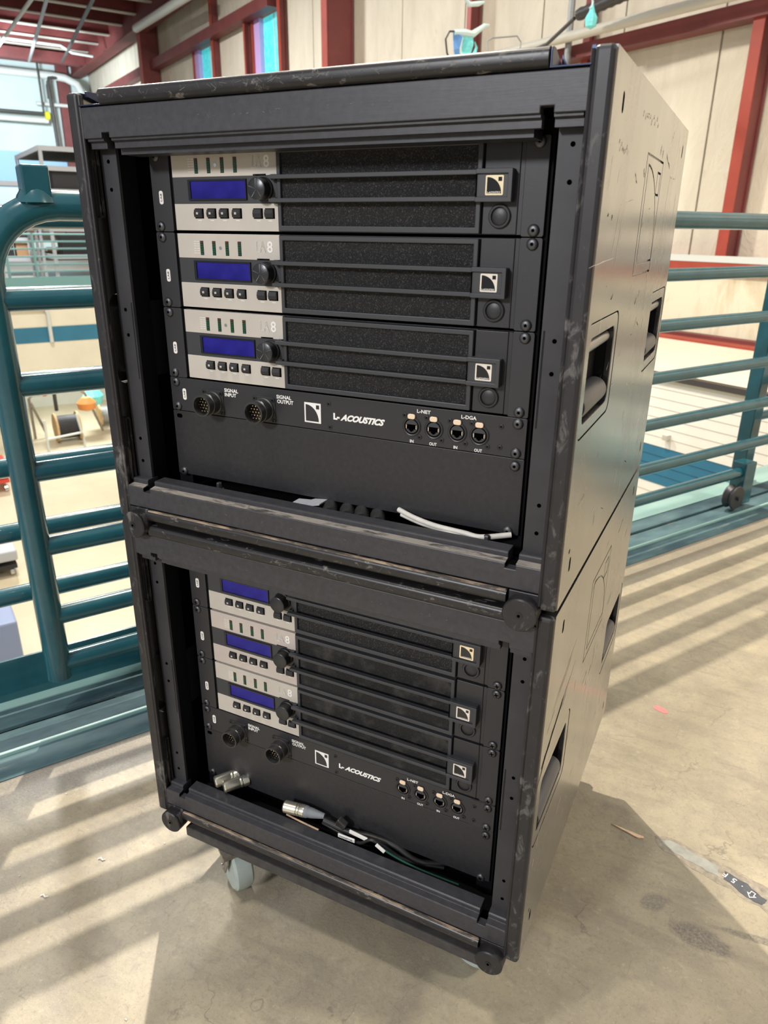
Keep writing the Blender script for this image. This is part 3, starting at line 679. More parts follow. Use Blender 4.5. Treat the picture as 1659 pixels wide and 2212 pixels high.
gouges(rack, 110, 3); gouges(rack2, 60, 5)
rack['group'] = rack2['group'] = 'stacked rack cabinets'
# sticker and smears exist only on the upper cabinet
hd = [c for c in rack.children if c.name.startswith('side_handle')][0]
obj('sticker', bx(HX - 0.0355, HX - 0.035, 0.036, 0.0475, 0.205, 0.246), 'tag_white', hd, label='white sticker with black print')
text('sticker_print', 'ELS21', 0.011, 'ink', hd, (HX - 0.0345, 0.0417, 0.2255), rot=(0, PI / 2, PI / 2), bold=0.0003, width=0.034)
# scuffs: shaped marks in the lacquer of the right side panels
def streak(pn, pts, w_, mat, nm, z0):
    bm = B(); vs = []
    for i, (y, z) in enumerate(pts):
        k = w_ * (0.3 + random.random()) * (0.25 if i in (0, len(pts) - 1) else 1)
        vs.append((bm.verts.new((HX + 0.0002, y, z - k)), bm.verts.new((HX + 0.0002, y, z + k))))
    for a, b_ in zip(vs, vs[1:]): bm.faces.new((a[0], b_[0], b_[1], a[1]))
    return bm
plain('scuff_dark', (0.006, 0.006, 0.007), 0.65, spec=0.2); plain('scuff_pale', (0.62, 0.60, 0.56), 0.6)
def scuffs(R, lst, nm='scuff_mark'):
    bm = B(); n = 0
    for (y, z, L, a, w_, pale) in lst:
        k = 6; p = []
        for i in range(k + 1):
            u = (i / k - 0.5) * L; p.append((y + u * math.cos(a) + random.uniform(-1, 1) * w_, z + u * math.sin(a) + random.uniform(-1, 1) * w_ * 1.2))
        dx, dz = -math.sin(a), math.cos(a); pr = None
        for i, (yy, zz_) in enumerate(p):
            h = w_ * (0.2 if i in (0, k) else random.uniform(0.4, 1.2))
            c = (bm.verts.new((HX + 0.00025, yy - dx * h, zz_ - dz * h)), bm.verts.new((HX + 0.00025, yy + dx * h, zz_ + dz * h)))
            if pr: f = bm.faces.new((pr[0], c[0], c[1], pr[1])); f.material_index = 1 if pale else 0
            pr = c
    o = obj(nm, bm, ['scuff_dark', 'scuff_pale'], R); o['kind'] = 'stuff'
U = []
for i in range(10): U.append((0.17 + 0.012 * i + random.uniform(-.003, .003), 0.483 + random.uniform(-.004, .004), 0.006, 1.2, 0.0008, 0))
for i in range(9): U.append((0.055 + 0.006 * i, 0.443 + random.uniform(-.004, .002), 0.005, 1.3, 0.0007, 0))
U += [(0.03, 0.418, .03, 1.4, .0004, 1), (0.04, 0.385, .004, 1.0, .0016, 0), (0.06, .383, .003, 1, .0012, 0), (0.17, 0.422, 0.02, -0.5, .0007, 0), (0.22, .43, .012, -.9, .0009, 0), (.33, .462, .012, 1.4, .0012, 0), (.35, .46, .01, 1.4, .0012, 0), (.41, .455, .05, -.3, .0009, 0),
      (.50, .485, .03, 1.5, .0006, 1), (.48, .44, .06, 0, .0009, 1), (.52, .46, .05, 1.5, .0006, 1), (.45, .42, .07, 1.35, .0005, 1), (.55, .40, .05, 1.5, .0008, 1), (.09, .372, .05, 1.2, .0005, 1), (.11, .36, .045, 1.3, .0006, 1), (.15, .40, .04, .1, .0004, 1), (.04, .345, .12, 0.05, .0005, 1),
      (.42, .35, .06, 0.05, .0004, 1), (.45, .38, .05, 1.4, .0006, 1), (.11, .309, .012, .5, .0009, 0), (.30, .300, .01, .9, .0006, 0), (.28, .292, .012, .8, .001, 0), (.36, .285, .03, 1.5, .0010, 1), (.37, .30, .022, 1.45, .0008, 1), (.36, .312, .02, 1.6, .0007, 1)]
for i in range(60): U.append((random.uniform(0.02, 0.58), random.uniform(0.03, 0.49), random.uniform(0.004, 0.025), random.choice((0.1, 1.4, 1.5, 0.7, -0.4)), random.uniform(.0002, .0006), random.random() < 0.62))
scuffs(rack, U)
U = [(0.10, 0.385, .12, .35, .0006, 0), (0.09, 0.375, .10, .35, .0005, 0), (0.10, 0.34, .14, .40, .0012, 0), (0.06, .325, .10, .42, .0022, 0), (.04, .315, .06, .5, .0025, 0), (0.08, .335, .06, .45, .002, 0), (0.02, .30, .05, .6, .0018, 0)]
for i in range(45): U.append((random.uniform(0.02, 0.55), random.uniform(0.03, 0.49), random.uniform(0.006, 0.04), random.choice((0.3, 0.4, 1.4, 0.35)), random.uniform(.0003, .0008), random.random() < 0.25))
scuffs(rack2, U)

# ================================================================== screws
def screw_mesh(kind):
    bm = B(); lathe(bm, [(0.0058, 0.0), (0.0058, -0.0012), (0.0050, -0.0022), (0.0030, -0.0030)], (0, 0, 0), 'y', 22, 0)
    if kind == 'torx':
        pts = [((0.0022 if i % 2 else 0.0013) * math.cos(PI * i / 6), (0.0022 if i % 2 else 0.0013) * math.sin(PI * i / 6)) for i in range(12)]
        prism(bm, pts, 'y', -0.0031, -0.0029, 1)
    else:
        for a in (0.5, 0.5 + PI / 2):
            c, s = math.cos(a), math.sin(a)
            prism(bm, [(-0.0028 * c + .0006 * s, -0.0028 * s - .0006 * c), (0.0028 * c + .0006 * s, 0.0028 * s - .0006 * c), (0.0028 * c - .0006 * s, 0.0028 * s + .0006 * c), (-0.0028 * c - .0006 * s, -0.0028 * s + .0006 * c)], 'y', -0.00315 - 0.00002 * a, -0.0029, 1)
    bmesh.ops.recalc_face_normals(bm, faces=bm.faces)
    me = bpy.data.meshes.new('screw_' + kind); bm.to_mesh(me); bm.free()
    me.materials.append(M['screw_dark']); me.materials.append(M['black_hole'])
    for p in me.polygons: p.use_smooth = p.material_index == 0
    try: me.set_sharp_from_angle(angle=math.radians(45))
    except Exception: pass
    return me
TORX, CROSS = screw_mesh('torx'), screw_mesh('cross')
bm = B(); lathe(bm, [(0.0028, 0), (0.0028, -0.0006), (0.0018, -0.0008)], (0, 0, 0), 'y', 14); prism(bm, [(0.0009 * math.cos(PI * i / 3), 0.0009 * math.sin(PI * i / 3)) for i in range(6)], 'y', -0.0010, -0.0007, 1)
SMALL = bpy.data.meshes.new('small_screw'); bmesh.ops.recalc_face_normals(bm, faces=bm.faces); bm.to_mesh(SMALL); bm.free()
SMALL.materials.append(M['screw_black']); SMALL.materials.append(M['black_hole'])
def tagplate(parent, loc, s='LA8'):
    t = obj('asset_tag', prism(B(), rrect(-0.0030, 0.0030, -0.0075, 0.0075, 0.0025), 'y', -0.0004, 0), 'tag_white', parent, loc)
    text('tag_print', s, 0.0034, 'ink', t, (0, -0.0006, 0), rot=(0, -PI / 2, 0), width=0.0085)
    return t
# ================================================================== logo pieces
def logo(parent, cx, cz, w_, h_, mat, y=-0.0004, name='badge', tiny=True, framew=0.09):
    x0, x1, z0, z1 = cx - w_ / 2, cx + w_ / 2, cz - h_ / 2, cz + h_ / 2
    b_ = obj(name, prism(B(), rrect(x0, x1, z0, z1, w_ * 0.06, 3), 'y', y, 0), mat, parent)
    f = framew * w_
    ax, az = x0 + f, z0 + f * 1.0; rx, rz = w_ - 2.2 * f, h_ - 2.0 * f
    pts = [(ax, az), (ax + rx, az)] + [(ax + rx * math.sin(t), az + rz * math.cos(t)) for t in [PI / 2 * (1 - i / 14) for i in range(1, 15)]]
    obj('quadrant', prism(B(), pts, 'y', y - 0.0003, y), 'badge_black', b_)
    sq = w_ * 0.20
    obj('square', bx(x1 - f - sq, x1 - f, y - 0.0003, y, z1 - f - sq, z1 - f), 'badge_black', b_)
    if tiny: text('badge_print', 'L-ACOUSTICS', w_ * 0.12, 'print_white', b_, (ax + rx * 0.5, y - 0.00045, az + h_ * 0.055), bold=w_ * 0.003, shear=0.2, width=rx * 0.92)
    return b_
# ================================================================== amplifier
def make_amp():
    A = thing('amplifier', 'amp', 'amplifier', (0, 0.056, 1.12))
    obj('chassis', bx(-0.2185, 0.2185, 0.0072, 0.46, -0.0872, -0.0012), 'panel_black', A)
    for s in (1, -1):
        a, b_ = (0.2185, 0.2413) if s > 0 else (-0.2413, -0.2125)
        obj('ear', prism(B(), rrect(a, b_, -0.0885, -0.0005, 0.002, 2), 'y', 0.0, 0.003), 'ear_black', A, bev=0.0005)
    # left silver face: two plates with the dark band between them
    TOPP = [(-0.2080, -0.0290), (-0.0925, -0.0290), (-0.0925, -0.0275), (-0.0750, -0.0275), (-0.0750, -0.0290), (-0.0603, -0.0290), (-0.0603, -0.0014), (-0.2080, -0.0014)]
    obj('upper_face', prism(B(), TOPP, 'y', 0.0, 0.006), 'silver_panel', A, bev=0.0004)
    obj('lower_face', bx(-0.2080, -0.0603, 0.0, 0.006, -0.0868, -0.0576), 'silver_panel', A, bev=0.0004)
    band = obj('display_band', bx(-0.2080, -0.0605, 0.0006, 0.0072, -0.0574, -0.0292), 'band_grey', A)
    obj('end_cheek', bx(-0.2124, -0.2082, 0.003, 0.0072, -0.0868, -0.0014), 'badge_black', A)
    lc = obj('display', bx(-0.1815, -0.1030, -0.0001, 0.0006, -0.0523, -0.0335), 'lcd_blue', A)
    obj('display_bezel', ring(B(), [(-0.1850, -0.0540), (-0.1018, -0.0540), (-0.1018, -0.0318), (-0.1850, -0.0318)], [(-0.1815, -0.0523), (-0.1030, -0.0523), (-0.1030, -0.0335), (-0.1815, -0.0335)], 'y', -0.0012, 0.0006), 'badge_black', lc)
    for i, x in enumerate((-0.1715, -0.1535, -0.1343, -0.1163)):
        col = obj('level_meter', bx(x - 0.0024, x + 0.0024, -0.0003, 0, -0.0254, -0.0094), 'badge_black', A)
        for k in range(6):
            z = -0.0098 - k * 0.0026
            obj('led_segment', bx(x - 0.0021, x + 0.0021, -0.0007, -0.0003, z - 0.0020, z), 'led_red' if k == 0 else 'led_green', col)
    pr = B()
    for k in range(6):
        for i in range(2): box(pr, -0.1835 + i * 0.0046, -0.1798 + i * 0.0046, -0.0001, 0.0001, -0.0104 - k * 0.0026, -0.0099 - k * 0.0026)
    p_ = obj('scale_print', pr, 'print_white', A); p_['kind'] = 'stuff'
    obj('face_screw', lathe(B(), [(0.0020, 0), (0.0020, -0.0004), (0.0012, -0.0004), (0.0010, -0.0001)], (-0.1440, 0, -0.0170), 'y', 14), 'chrome', A)
    text('print', 'LA', 0.0170, 'print_white', A, (-0.0860, -0.0003, -0.0146), outline=0.00028, width=0.0132, label='outlined letters LA')
    text('print', '8', 0.0170, 'print_white', A, (-0.0735, -0.0003, -0.0146), bold=0.0003, width=0.0076, label='solid white figure 8')
    for i, x in enumerate((-0.1715, -0.1530, -0.1350, -0.1165, -0.0875, -0.0715)):
        bt = obj('button', prism(B(), [(0.0, -0.0728), (-0.0034, -0.0720), (-0.0042, -0.0680), (-0.0030, -0.0640), (0.0, -0.0632)], 'x', x - 0.0053, x + 0.0053), 'button_black', A)
        # prism over x takes (y, z)
        obj('button_well', bx(x - 0.0064, x + 0.0064, -0.0002, 0.0001, -0.0736, -0.0626), 'black_hole', bt)
        if i < 4: obj('button_led', bx(x - 0.0014, x + 0.0014, -0.0046, -0.0041, -0.0692, -0.0668), 'button_window', bt)
        obj('button_print', bx(x - 0.0026, x + 0.0026, -0.0001, 0.0001, -0.0760, -0.0753), 'print_white', bt)
    # knob
    kb = obj('knob', lathe(B(), [(0.0125, 0.0006), (0.0125, -0.0020), (0.0113, -0.0030), (0.0111, -0.0130)], (-0.0785, 0, -0.0430), 'y', 40), 'knob_side', A, smooth=True)
    obj('knob_face', lathe(B(), [(0.0113, -0.0128), (0.0113, -0.0146), (0.0104, -0.0152)], (-0.0785, 0, -0.0430), 'y', 40), 'knob_black', kb, smooth=True)
    # grille frame and foam
    fo, fi = [(-0.0590, -0.0864), (0.1775, -0.0864), (0.1775, -0.0022), (-0.0590, -0.0022)], [(-0.0545, -0.0805), (0.1725, -0.0805), (0.1725, -0.0072), (-0.0545, -0.0072)]
    gf = obj('grille_frame', ring(B(), fo, fi, 'y', -0.003, 0.0072), 'band_grey', A, bev=0.0008)
    for z0, z1 in ((-0.0297, -0.0072), (-0.0530, -0.0330), (-0.0805, -0.0565)):
        obj('grille', prism(B(), rrect(-0.0545, 0.1725, z0, z1, 0.0015, 2), 'y', 0.0005, 0.0070), 'grille_foam', A)
    # front handle loop
    lp = obj('handle', prism(B(), rrect(0.1735, 0.2105, -0.0577, -0.0283, 0.001, 2), 'y', -0.0085, 0.0005), 'band_grey', A, bev=0.001)
    for zc in (-0.0312, -0.0548):
        obj('handle_bar', prism(B(), [(-0.066, zc - 0.0018), (-0.060, zc - 0.0022), (0.1745, zc - 0.0022), (0.1745, zc + 0.0022), (-0.060, zc + 0.0022), (-0.066, zc + 0.0018)], 'y', -0.0105, -0.0040), 'band_grey', lp, bev=0.0006)
        obj('handle_foot', bx(-0.066, -0.0605, -0.0045, 0.0006, zc - 0.003, zc + 0.003), 'band_grey', lp)
    obj('handle_rim', ring(B(), [(0.1745, -0.0577), (0.2105, -0.0577), (0.2105, -0.0283), (0.1745, -0.0283)], [(0.1745, -0.0532), (0.2060, -0.0532), (0.2060, -0.0328), (0.1745, -0.0328)], 'y', -0.0110, -0.0085), 'band_grey', lp, bev=0.0006)
    bd = logo(A, 0.1925, -0.0430, 0.0178, 0.0175, 'badge_white', y=-0.0089)
    # right block
    obj('switch_block', bx(0.1790, 0.2142, 0.0, 0.0072, -0.0868, -0.0014), 'panel_black', A, bev=0.0008)
    obj('block_edge', bx(0.2145, 0.2183, 0.001, 0.0072, -0.0868, -0.0014), 'panel_black', A)
    sw = obj('power_switch', lathe(B(), [(0.0112, 0), (0.0112, -0.0016), (0.0104, -0.0024), (0.0086, -0.0024), (0.0080, 0.0008)], (0.1970, 0, -0.0703), 'y', 36, cap=False), 'button_black', A, smooth=True)
    obj('rocker', lathe(B(), [(0.0079, 0.0010), (0.0079, -0.0004), (0.0070, -0.0010), (0.0001, -0.0006)], (0.1970, 0, -0.0703), 'y', 32), 'panel_black', sw, smooth=True)
    for s in (1, -1):
        for z in (-0.0062, -0.0827): obj('rack_screw', TORX, 'screw_dark', A, (s * 0.2315, 0, z), (0, random.uniform(0, 1), 0))
    tagplate(A, (-0.2275, 0, -0.0505))
    return A
amp = make_amp()
AMPS = []
upl = ['top amplifier in the upper rack, gold-rimmed logo badge', 'middle amplifier in the upper rack, below the topmost one', 'bottom amplifier in the upper rack, directly above the signal panel']
lol = ['top amplifier in the lower rack, silver face half hidden by the beam', 'middle amplifier in the lower rack, between the other two', 'bottom amplifier in the lower rack, dusty grille above the signal panel']
amp['group'] = 'rack amplifiers'
for ri, z0 in enumerate((1.12, 0.603)):
    for k in range(3):
        a = amp if (ri, k) == (0, 0) else dup(amp)
        a.location = (0, 0.056, z0 - 0.0889 * k); a['label'] = (upl, lol)[ri][k]; AMPS.append(a)
def swap(root, pref, mat, sub=None):
    for c in root.children:
        if c.name.split('.')[0] == pref:
            c.data = c.data.copy(); c.data.materials.clear(); c.data.materials.append(M[mat])
for a in (AMPS[4],):
    swap(a, 'upper_face', 'silver_panel_rosy'); swap(a, 'lower_face', 'silver_panel_rosy')
for a in AMPS[4:]: swap(a, 'grille', 'grille_foam_dusty')
for a in (AMPS[0], AMPS[3]): swap(a, 'badge', 'badge_gold')
for a in AMPS[3:]:
    for c in a.children:
        if c.name.startswith('rack_screw'): c.data = CROSS
for a in AMPS[3:]:
    for c in a.children:
        if c.name.startswith('knob'):
            pass
# rays of light on the upper rack's knobs, put in as thin bright slivers
ray = B()
for i in range(5):
    a = 2 * PI * i / 5 + 0.35; c, s = math.cos(a), math.sin(a)
    prism(ray, [(-0.0785 + 0.0004 * -s, -0.0430 + 0.0004 * c), (-0.0785 + 0.0103 * c - 0.0002 * s, -0.0430 + 0.0103 * s), (-0.0785 + 0.0103 * c + 0.0005 * s, -0.0430 + 0.0103 * s + 0.0003)], 'y', -0.01535, -0.0150)
mray = bpy.data.meshes.new('knob_facet'); ray.to_mesh(mray); ray.free(); mray.materials.append(M['chrome'])
for a in AMPS[:3]:
    o = obj('knob_glints', mray, 'screw_dark', a); o['kind'] = 'stuff'

# ================================================================== signal panel
def make_panel():
    P = thing('signal_panel', 'p', 'connector panel', (0, 0.056, 0.8535))
    obj('plate', prism(B(), rrect(-0.2413, 0.2413, -0.0440, -0.0004, 0.0015, 2), 'y', 0, 0.003), 'panel_black', P, bev=0.0004)
    obj('ear_plate', bx(0.2075, 0.2411, -0.0007, 0.0, -0.0437, -0.0008), 'panel_black', P)
    for x, z in ((-0.1720, -0.0275), (-0.0925, -0.0275)):
        cn = obj('multipin_connector', lathe(B(), [(0.0150, 0), (0.0150, -0.0030), (0.0134, -0.0035), (0.0134, -0.0110), (0.0142, -0.0112), (0.0142, -0.0150), (0.0130, -0.0155), (0.0130, -0.0215), (0.0138, -0.0220), (0.0138, -0.0250), (0.0116, -0.0252), (0.0113, -0.0060), (0.0003, -0.0060)], (x, 0, z), 'y', 40, cap=False), 'connector_plastic', P, smooth=True)
        obj('flange', prism(B(), rrect(x - 0.0165, x + 0.0165, z - 0.0160, z + 0.0160, 0.004, 4), 'y', -0.0012, 0), 'connector_plastic', cn, bev=0.0004)
        for dx in (-0.0135, 0.0135):
            for dz in (-0.0130, 0.0130): obj('flange_screw', SMALL, 'screw_black', cn, (x + dx, -0.0012, z + dz))
        for i, (dx, dz) in enumerate([(c_ * 0.0043 - (r_ % 2) * 0.00215 + (0.0), (r_ - 2) * 0.0038) for r_, cs in enumerate(((-1, 0, 1), (-1, 0, 1, 2), (-2, -1, 0, 1, 2), (-1, 0, 1, 2), (-1, 0, 1))) for c_ in cs]):
            obj('pin', cyl(B(), (x + dx, -0.0060, z + dz), (x + dx, -0.0185, z + dz), 0.00075, 8), 'gold_pin', cn)
        obj('keyway', tube(B(), [(x + 0.0095 * math.cos(t) + 0.003, -0.0145, z + 0.0135 * math.sin(t)) for t in [0.4 + 0.1 * i for i in range(10)]], 0.0005, 6), 'cable_white', cn)
    for s_, x in (('SIGNAL', -0.1425), ('SIGNAL', -0.0630)):
        text('print', s_, 0.0062, 'print_white', P, (x, -0.0002, -0.0094), bold=0.00018, width=0.0215)
    text('print', 'INPUT', 0.0062, 'print_white', P, (-0.1440, -0.0002, -0.0151), bold=0.00018, width=0.0180)
    text('print', 'OUTPUT', 0.0062, 'print_white', P, (-0.0612, -0.0002, -0.0151), bold=0.00018, width=0.0235)
    lg = obj('logo', bx(-0.0338, -0.0108, -0.0002, 0, -0.0362, -0.0117), 'print_white', P)
    az, ax = -0.0343, -0.0318
    pts = [(ax, az), (ax + 0.0180, az)] + [(ax + 0.0180 * math.sin(t), az + 0.0202 * math.cos(t)) for t in [PI / 2 * (1 - i / 14) for i in range(1, 15)]]
    obj('quadrant', prism(B(), pts, 'y', -0.0005, -0.0002), 'panel_black', lg); obj('square', bx(-0.0172, -0.0130, -0.0005, -0.0002, -0.0188, -0.0140), 'panel_black', lg)
    text('print', 'L-', 0.0100, 'print_white', P, (0.0108, -0.0002, -0.0245), bold=0.0006, shear=0.0, width=0.0085)
    text('print', 'ACOUSTICS', 0.0098, 'print_white', P, (0.0455, -0.0002, -0.0247), bold=0.00055, shear=0.45, width=0.0590)
    for x, z in ((0.0005, -0.0105), (0.0020, -0.0385), (0.2135, -0.0115), (0.2135, -0.0345)): obj('panel_screw', SMALL, 'screw_black', P, (x, -0.0008 if x > .2 else 0, z))
    for x in (0.1090, 0.1360, 0.1640, 0.1895):
        z = -0.0242
        j = obj('network_jack', lathe(B(), [(0.0112, 0), (0.0112, -0.0010), (0.0104, -0.0016), (0.0096, -0.0012), (0.0090, -0.0012), (0.0089, 0.0005)], (x, 0, z), 'y', 36, cap=False), 'connector_plastic', P, smooth=True)
        obj('jack_body', lathe(B(), [(0.0078, -0.0012), (0.0072, -0.0016), (0.0001, -0.0016)], (x, 0, z), 'y', 30), 'band_grey', j)
        obj('gap_ring', lathe(B(), [(0.0090, -0.0007), (0.0078, -0.0007)], (x, 0, z), 'y', 30, cap=False), 'black_hole', j)
        obj('port', prism(B(), [(x - 0.0054, z + 0.0025), (x - 0.0054, z - 0.0030), (x - 0.0030, z - 0.0030), (x - 0.0030, z - 0.0046), (x - 0.0015, z - 0.0046), (x - 0.0015, z - 0.0058), (x + 0.0015, z - 0.0058), (x + 0.0015, z - 0.0046), (x + 0.0030, z - 0.0046), (x + 0.0030, z - 0.0030), (x + 0.0054, z - 0.0030), (x + 0.0054, z + 0.0025)], 'y', -0.0018, -0.0014), 'black_hole', j)
        for dx in (-0.0060, 0.0060): obj('contact', bx(x + dx - 0.0004, x + dx + 0.0004, -0.0020, -0.0015, z - 0.0025, z + 0.0018), 'gold_pin', j)
        obj('latch_tab', prism(B(), rrect(x - 0.0046, x + 0.0046, z + 0.0088, z + 0.0146, 0.0024, 4), 'y', -0.0030, -0.0008), 'latch_tab', j, bev=0.0006, label='peach push tab')
        obj('jack_screw', SMALL, 'screw_black', j, (x - 0.0092, -0.0002, z + 0.0120)); obj('jack_screw', SMALL, 'screw_black', j, (x + 0.0098, -0.0002, z - 0.0115))
    for s_, x, w_ in (('IN', 0.1093, 0.0045), ('OUT', 0.1355, 0.0090), ('IN', 0.1625, 0.0045), ('OUT', 0.1890, 0.0090)):
        text('print', s_, 0.0048, 'print_white', P, (x, -0.0002, -0.0415), bold=0.00012, width=w_)
    text('print', 'L-NET', 0.0054, 'print_white', P, (0.1232, -0.0002, -0.0058), bold=0.00014, width=0.0165)
    text('print', 'L-DGA', 0.0054, 'print_white', P, (0.1768, -0.0011, -0.0058), bold=0.00014, width=0.0175)
    for z in (-0.0063, -0.0385):
        for s in (1, -1): obj('rack_screw', TORX, 'screw_dark', P, (s * 0.2315, -0.0008 if s > 0 else 0, z))
    tagplate(P, (-0.2190, 0, -0.0215))
    return P
pan = make_panel(); pan['label'] = 'black signal panel with two round sockets in the upper rack'; pan['group'] = 'signal panels'
pan2 = dup(pan, (0, 0.056, 0.3363), 'black signal panel with two round sockets in the lower rack')
for c in pan2.children:
    if c.name.startswith('rack_screw'): c.data = CROSS
def make_blank():
    P = thing('blank_panel', 'b', 'blank panel', (0, 0.056, 0.809))
    pl = obj('plate', prism(B(), rrect(-0.2413, 0.2413, -0.0884, -0.0004, 0.0012, 2), 'y', 0, 0.002), 'blank_metal', P, bev=0.0004)
    obj('fold', bx(0.2385, 0.2413, 0.002, 0.03, -0.085, -0.004), 'blank_metal', P)
    for x, z in ((0.2315, -0.0085), (0.2290, -0.0850), (-0.2315, -0.0850)): obj('rack_screw', TORX, 'screw_dark', P, (x, 0, z))
    obj('slot', prism(B(), rrect(-0.2355, -0.2265, -0.0100, -0.0045, 0.0026), 'y', -0.0003, 0.0001), 'black_hole', P)
    return P
bl = make_blank(); bl['label'] = 'wide blank black panel below the signal panel, upper rack'; bl['group'] = 'blank panels'
bl2 = dup(bl, (0, 0.056, 0.292), 'wide blank black panel above the loose cables, lower rack')
for c in bl2.children:
    if c.name.startswith('rack_screw'): c.data = CROSS

# ================================================================== wheeled board
wb = thing('wheel_board', 'black wheeled board with four blue-grey casters under the lower rack', 'dolly', (0, 0.30, 0))
obj('board', bx(-0.250, 0.250, -0.30, 0.30, 0.113, 0.131), 'board_wood_black', wb, bev=0.002)
obj('spacer_board', bx(-0.240, 0.240, -0.285, 0.285, 0.131, 0.153), 'board_wood_black', wb)
wheelm = B(); lathe(wheelm, [(0.010, -0.016), (0.040, -0.016), (0.045, -0.012), (0.0465, 0), (0.045, 0.012), (0.040, 0.016), (0.010, 0.016)], (0, 0, 0), 'x', 36)
WM = bpy.data.meshes.new('caster_wheel'); bmesh.ops.recalc_face_normals(wheelm, faces=wheelm.faces); wheelm.to_mesh(WM); wheelm.free(); WM.materials.append(M['wheel_bluegrey'])
for p in WM.polygons: p.use_smooth = True
try: WM.set_sharp_from_angle(angle=math.radians(35))
except Exception: pass
for (x, y, a) in ((-0.178, -0.262, 0.98), (0.222, -0.212, 1.2), (-0.19, 0.23, 0.4), (0.20, 0.23, -0.3)):
    cs = obj('caster', bx(-0.035, 0.035, -0.04, 0.04, 0.108, 0.113), 'steel_zinc', wb, (x, y, 0), (0, 0, a))
    obj('swivel', lathe(B(), [(0.02, 0.098), (0.024, 0.100), (0.024, 0.108)], (0, 0, 0), 'z', 20), 'steel_zinc', cs)
    for s in (1, -1): obj('fork', prism(B(), [(-0.022, 0.098), (0.022, 0.098), (0.014 + 0.012, 0.060), (0.022, 0.036), (0.006, 0.036), (-0.012, 0.07)], 'x', s * 0.021, s * 0.0235), 'steel_zinc', cs)
    obj('wheel', WM, 'wheel_bluegrey', cs, (0, 0.012, 0.0465))
    obj('axle', cyl(B(), (-0.026, 0.012, 0.0465), (0.026, 0.012, 0.0465), 0.005, 12), 'chrome', cs)

# ================================================================== cables in the racks
def xlr(name, label, p, d, L=0.045, r=0.0095, boot=True):
    T = thing(name, label, 'connector', p)
    d = Vector(d).normalized(); q = d.to_track_quat('Y', 'Z'); T.rotation_euler = q.to_euler()
    obj('shell', lathe(B(), [(r * 0.82, 0), (r, 0.002), (r, L * 0.62), (r * 0.94, L * 0.64), (r, L * 0.68), (r, L * 0.74), (r * 0.94, L * 0.76), (r, L * 0.80), (r, L)], (0, 0, 0), 'y', 24), 'xlr_nickel', T, smooth=True)
    if boot: obj('boot', lathe(B(), [(r * 0.95, L), (r * 0.95, L + 0.004), (r * 0.85, L + 0.006), (r * 0.8, L + 0.012), (r * 0.42, L + 0.032)], (0, 0, 0), 'y', 20), 'xlr_boot', T, smooth=True)
    return T
x1 = xlr('audio_connector', 'silver round cable plug at the far left, half behind the lower beam', (-0.2070, 0.030, 0.2150), (0.6, 0.8, 0.05), 0.04, boot=False)
x2 = xlr('audio_connector', 'second silver plug from the left, ribbed end, above the lower beam', (-0.1880, 0.028, 0.2150), (0.62, 0.78, 0.02), 0.04, boot=False)
x3 = xlr('audio_connector', 'silver plug with grey boot, middle of the lower cable gap', (-0.0780, 0.034, 0.2190), (0.985, 0.15, 0.0), 0.034, 0.0095)
def cable(name, label, pts, r, mat):
    # smooth Catmull-Rom through pts
    P = [Vector(p) for p in pts]; P = [P[0]] + P + [P[-1]]; out = []
    for i in range(1, len(P) - 2):
        for k in range(6):
            t = k / 6; out.append(0.5 * ((2 * P[i]) + (P[i + 1] - P[i - 1]) * t + (2 * P[i - 1] - 5 * P[i] + 4 * P[i + 1] - P[i + 2]) * t * t + (3 * P[i] - P[i - 1] - 3 * P[i + 1] + P[i + 2]) * t ** 3))
    out.append(P[-2]); o = P[1]
    bm = tube(B(), [p - o for p in out], r, 10)
    return tag(obj(name, bm, mat, None, o, smooth=True), label, 'cable')
cable('audio_cable', 'black cable running from the grey-booted plug to the right', [(-0.012, 0.040, 0.216), (0.03, 0.045, 0.207), (0.06, 0.05, 0.208), (0.10, 0.055, 0.203), (0.14, 0.06, 0.186), (0.2, 0.1, 0.183)], 0.005, 'cable_black')
cable('audio_cable', 'thin black cable looping below the boot in the lower rack', [(-0.02, 0.05, 0.198), (0.02, 0.046, 0.196), (0.05, 0.038, 0.202), (0.068, 0.036, 0.218), (0.085, 0.04, 0.212), (0.12, 0.05, 0.190), (0.17, 0.07, 0.181)], 0.0028, 'cable_black')
cable('green_wire', 'thin dark green wire in the lower rack', [(0.088, 0.034, 0.213), (0.112, 0.036, 0.204), (0.145, 0.04, 0.195), (0.2, 0.05, 0.184)], 0.0018, 'cable_green')
cable('wire', 'thin brown wire lying under the grey-booted plug', [(-0.072, 0.031, 0.208), (-0.045, 0.030, 0.206), (-0.015, 0.030, 0.204)], 0.0014, 'plywood_strip')
for nm, lb, p, L, a in (('cable_tag', 'white lettered cable tag nearest the beam', (0.030, 0.034, 0.2055), 0.028, 0.02), ('cable_tag', 'plain white cable tag above the lettered one', (0.050, 0.036, 0.2170), 0.032, -0.10), ('cable_tag', 'small white tag on the green wire', (0.086, 0.033, 0.2130), 0.016, -0.5)):
    o = tag(obj(nm, bx(-L / 2, L / 2, -0.0012, 0.0012, -0.0032, 0.0032), 'tag_white', None, p, (0, -a, 0), bev=0.0008), lb, 'tag')
    if 'lettered cable' in lb: text('tag_print', 'MONITOR', 0.0045, 'ink', o, (0, -0.0014, 0), width=0.022)
o = tag(obj('cable_clip', bx(-0.008, 0.008, -0.005, 0.005, -0.007, 0.007), 'connector_plastic', None, (0.018, 0.042, 0.221), (0.2, 0.5, 0), bev=0.002), 'black angular cable clip beside the white tags', 'clip')
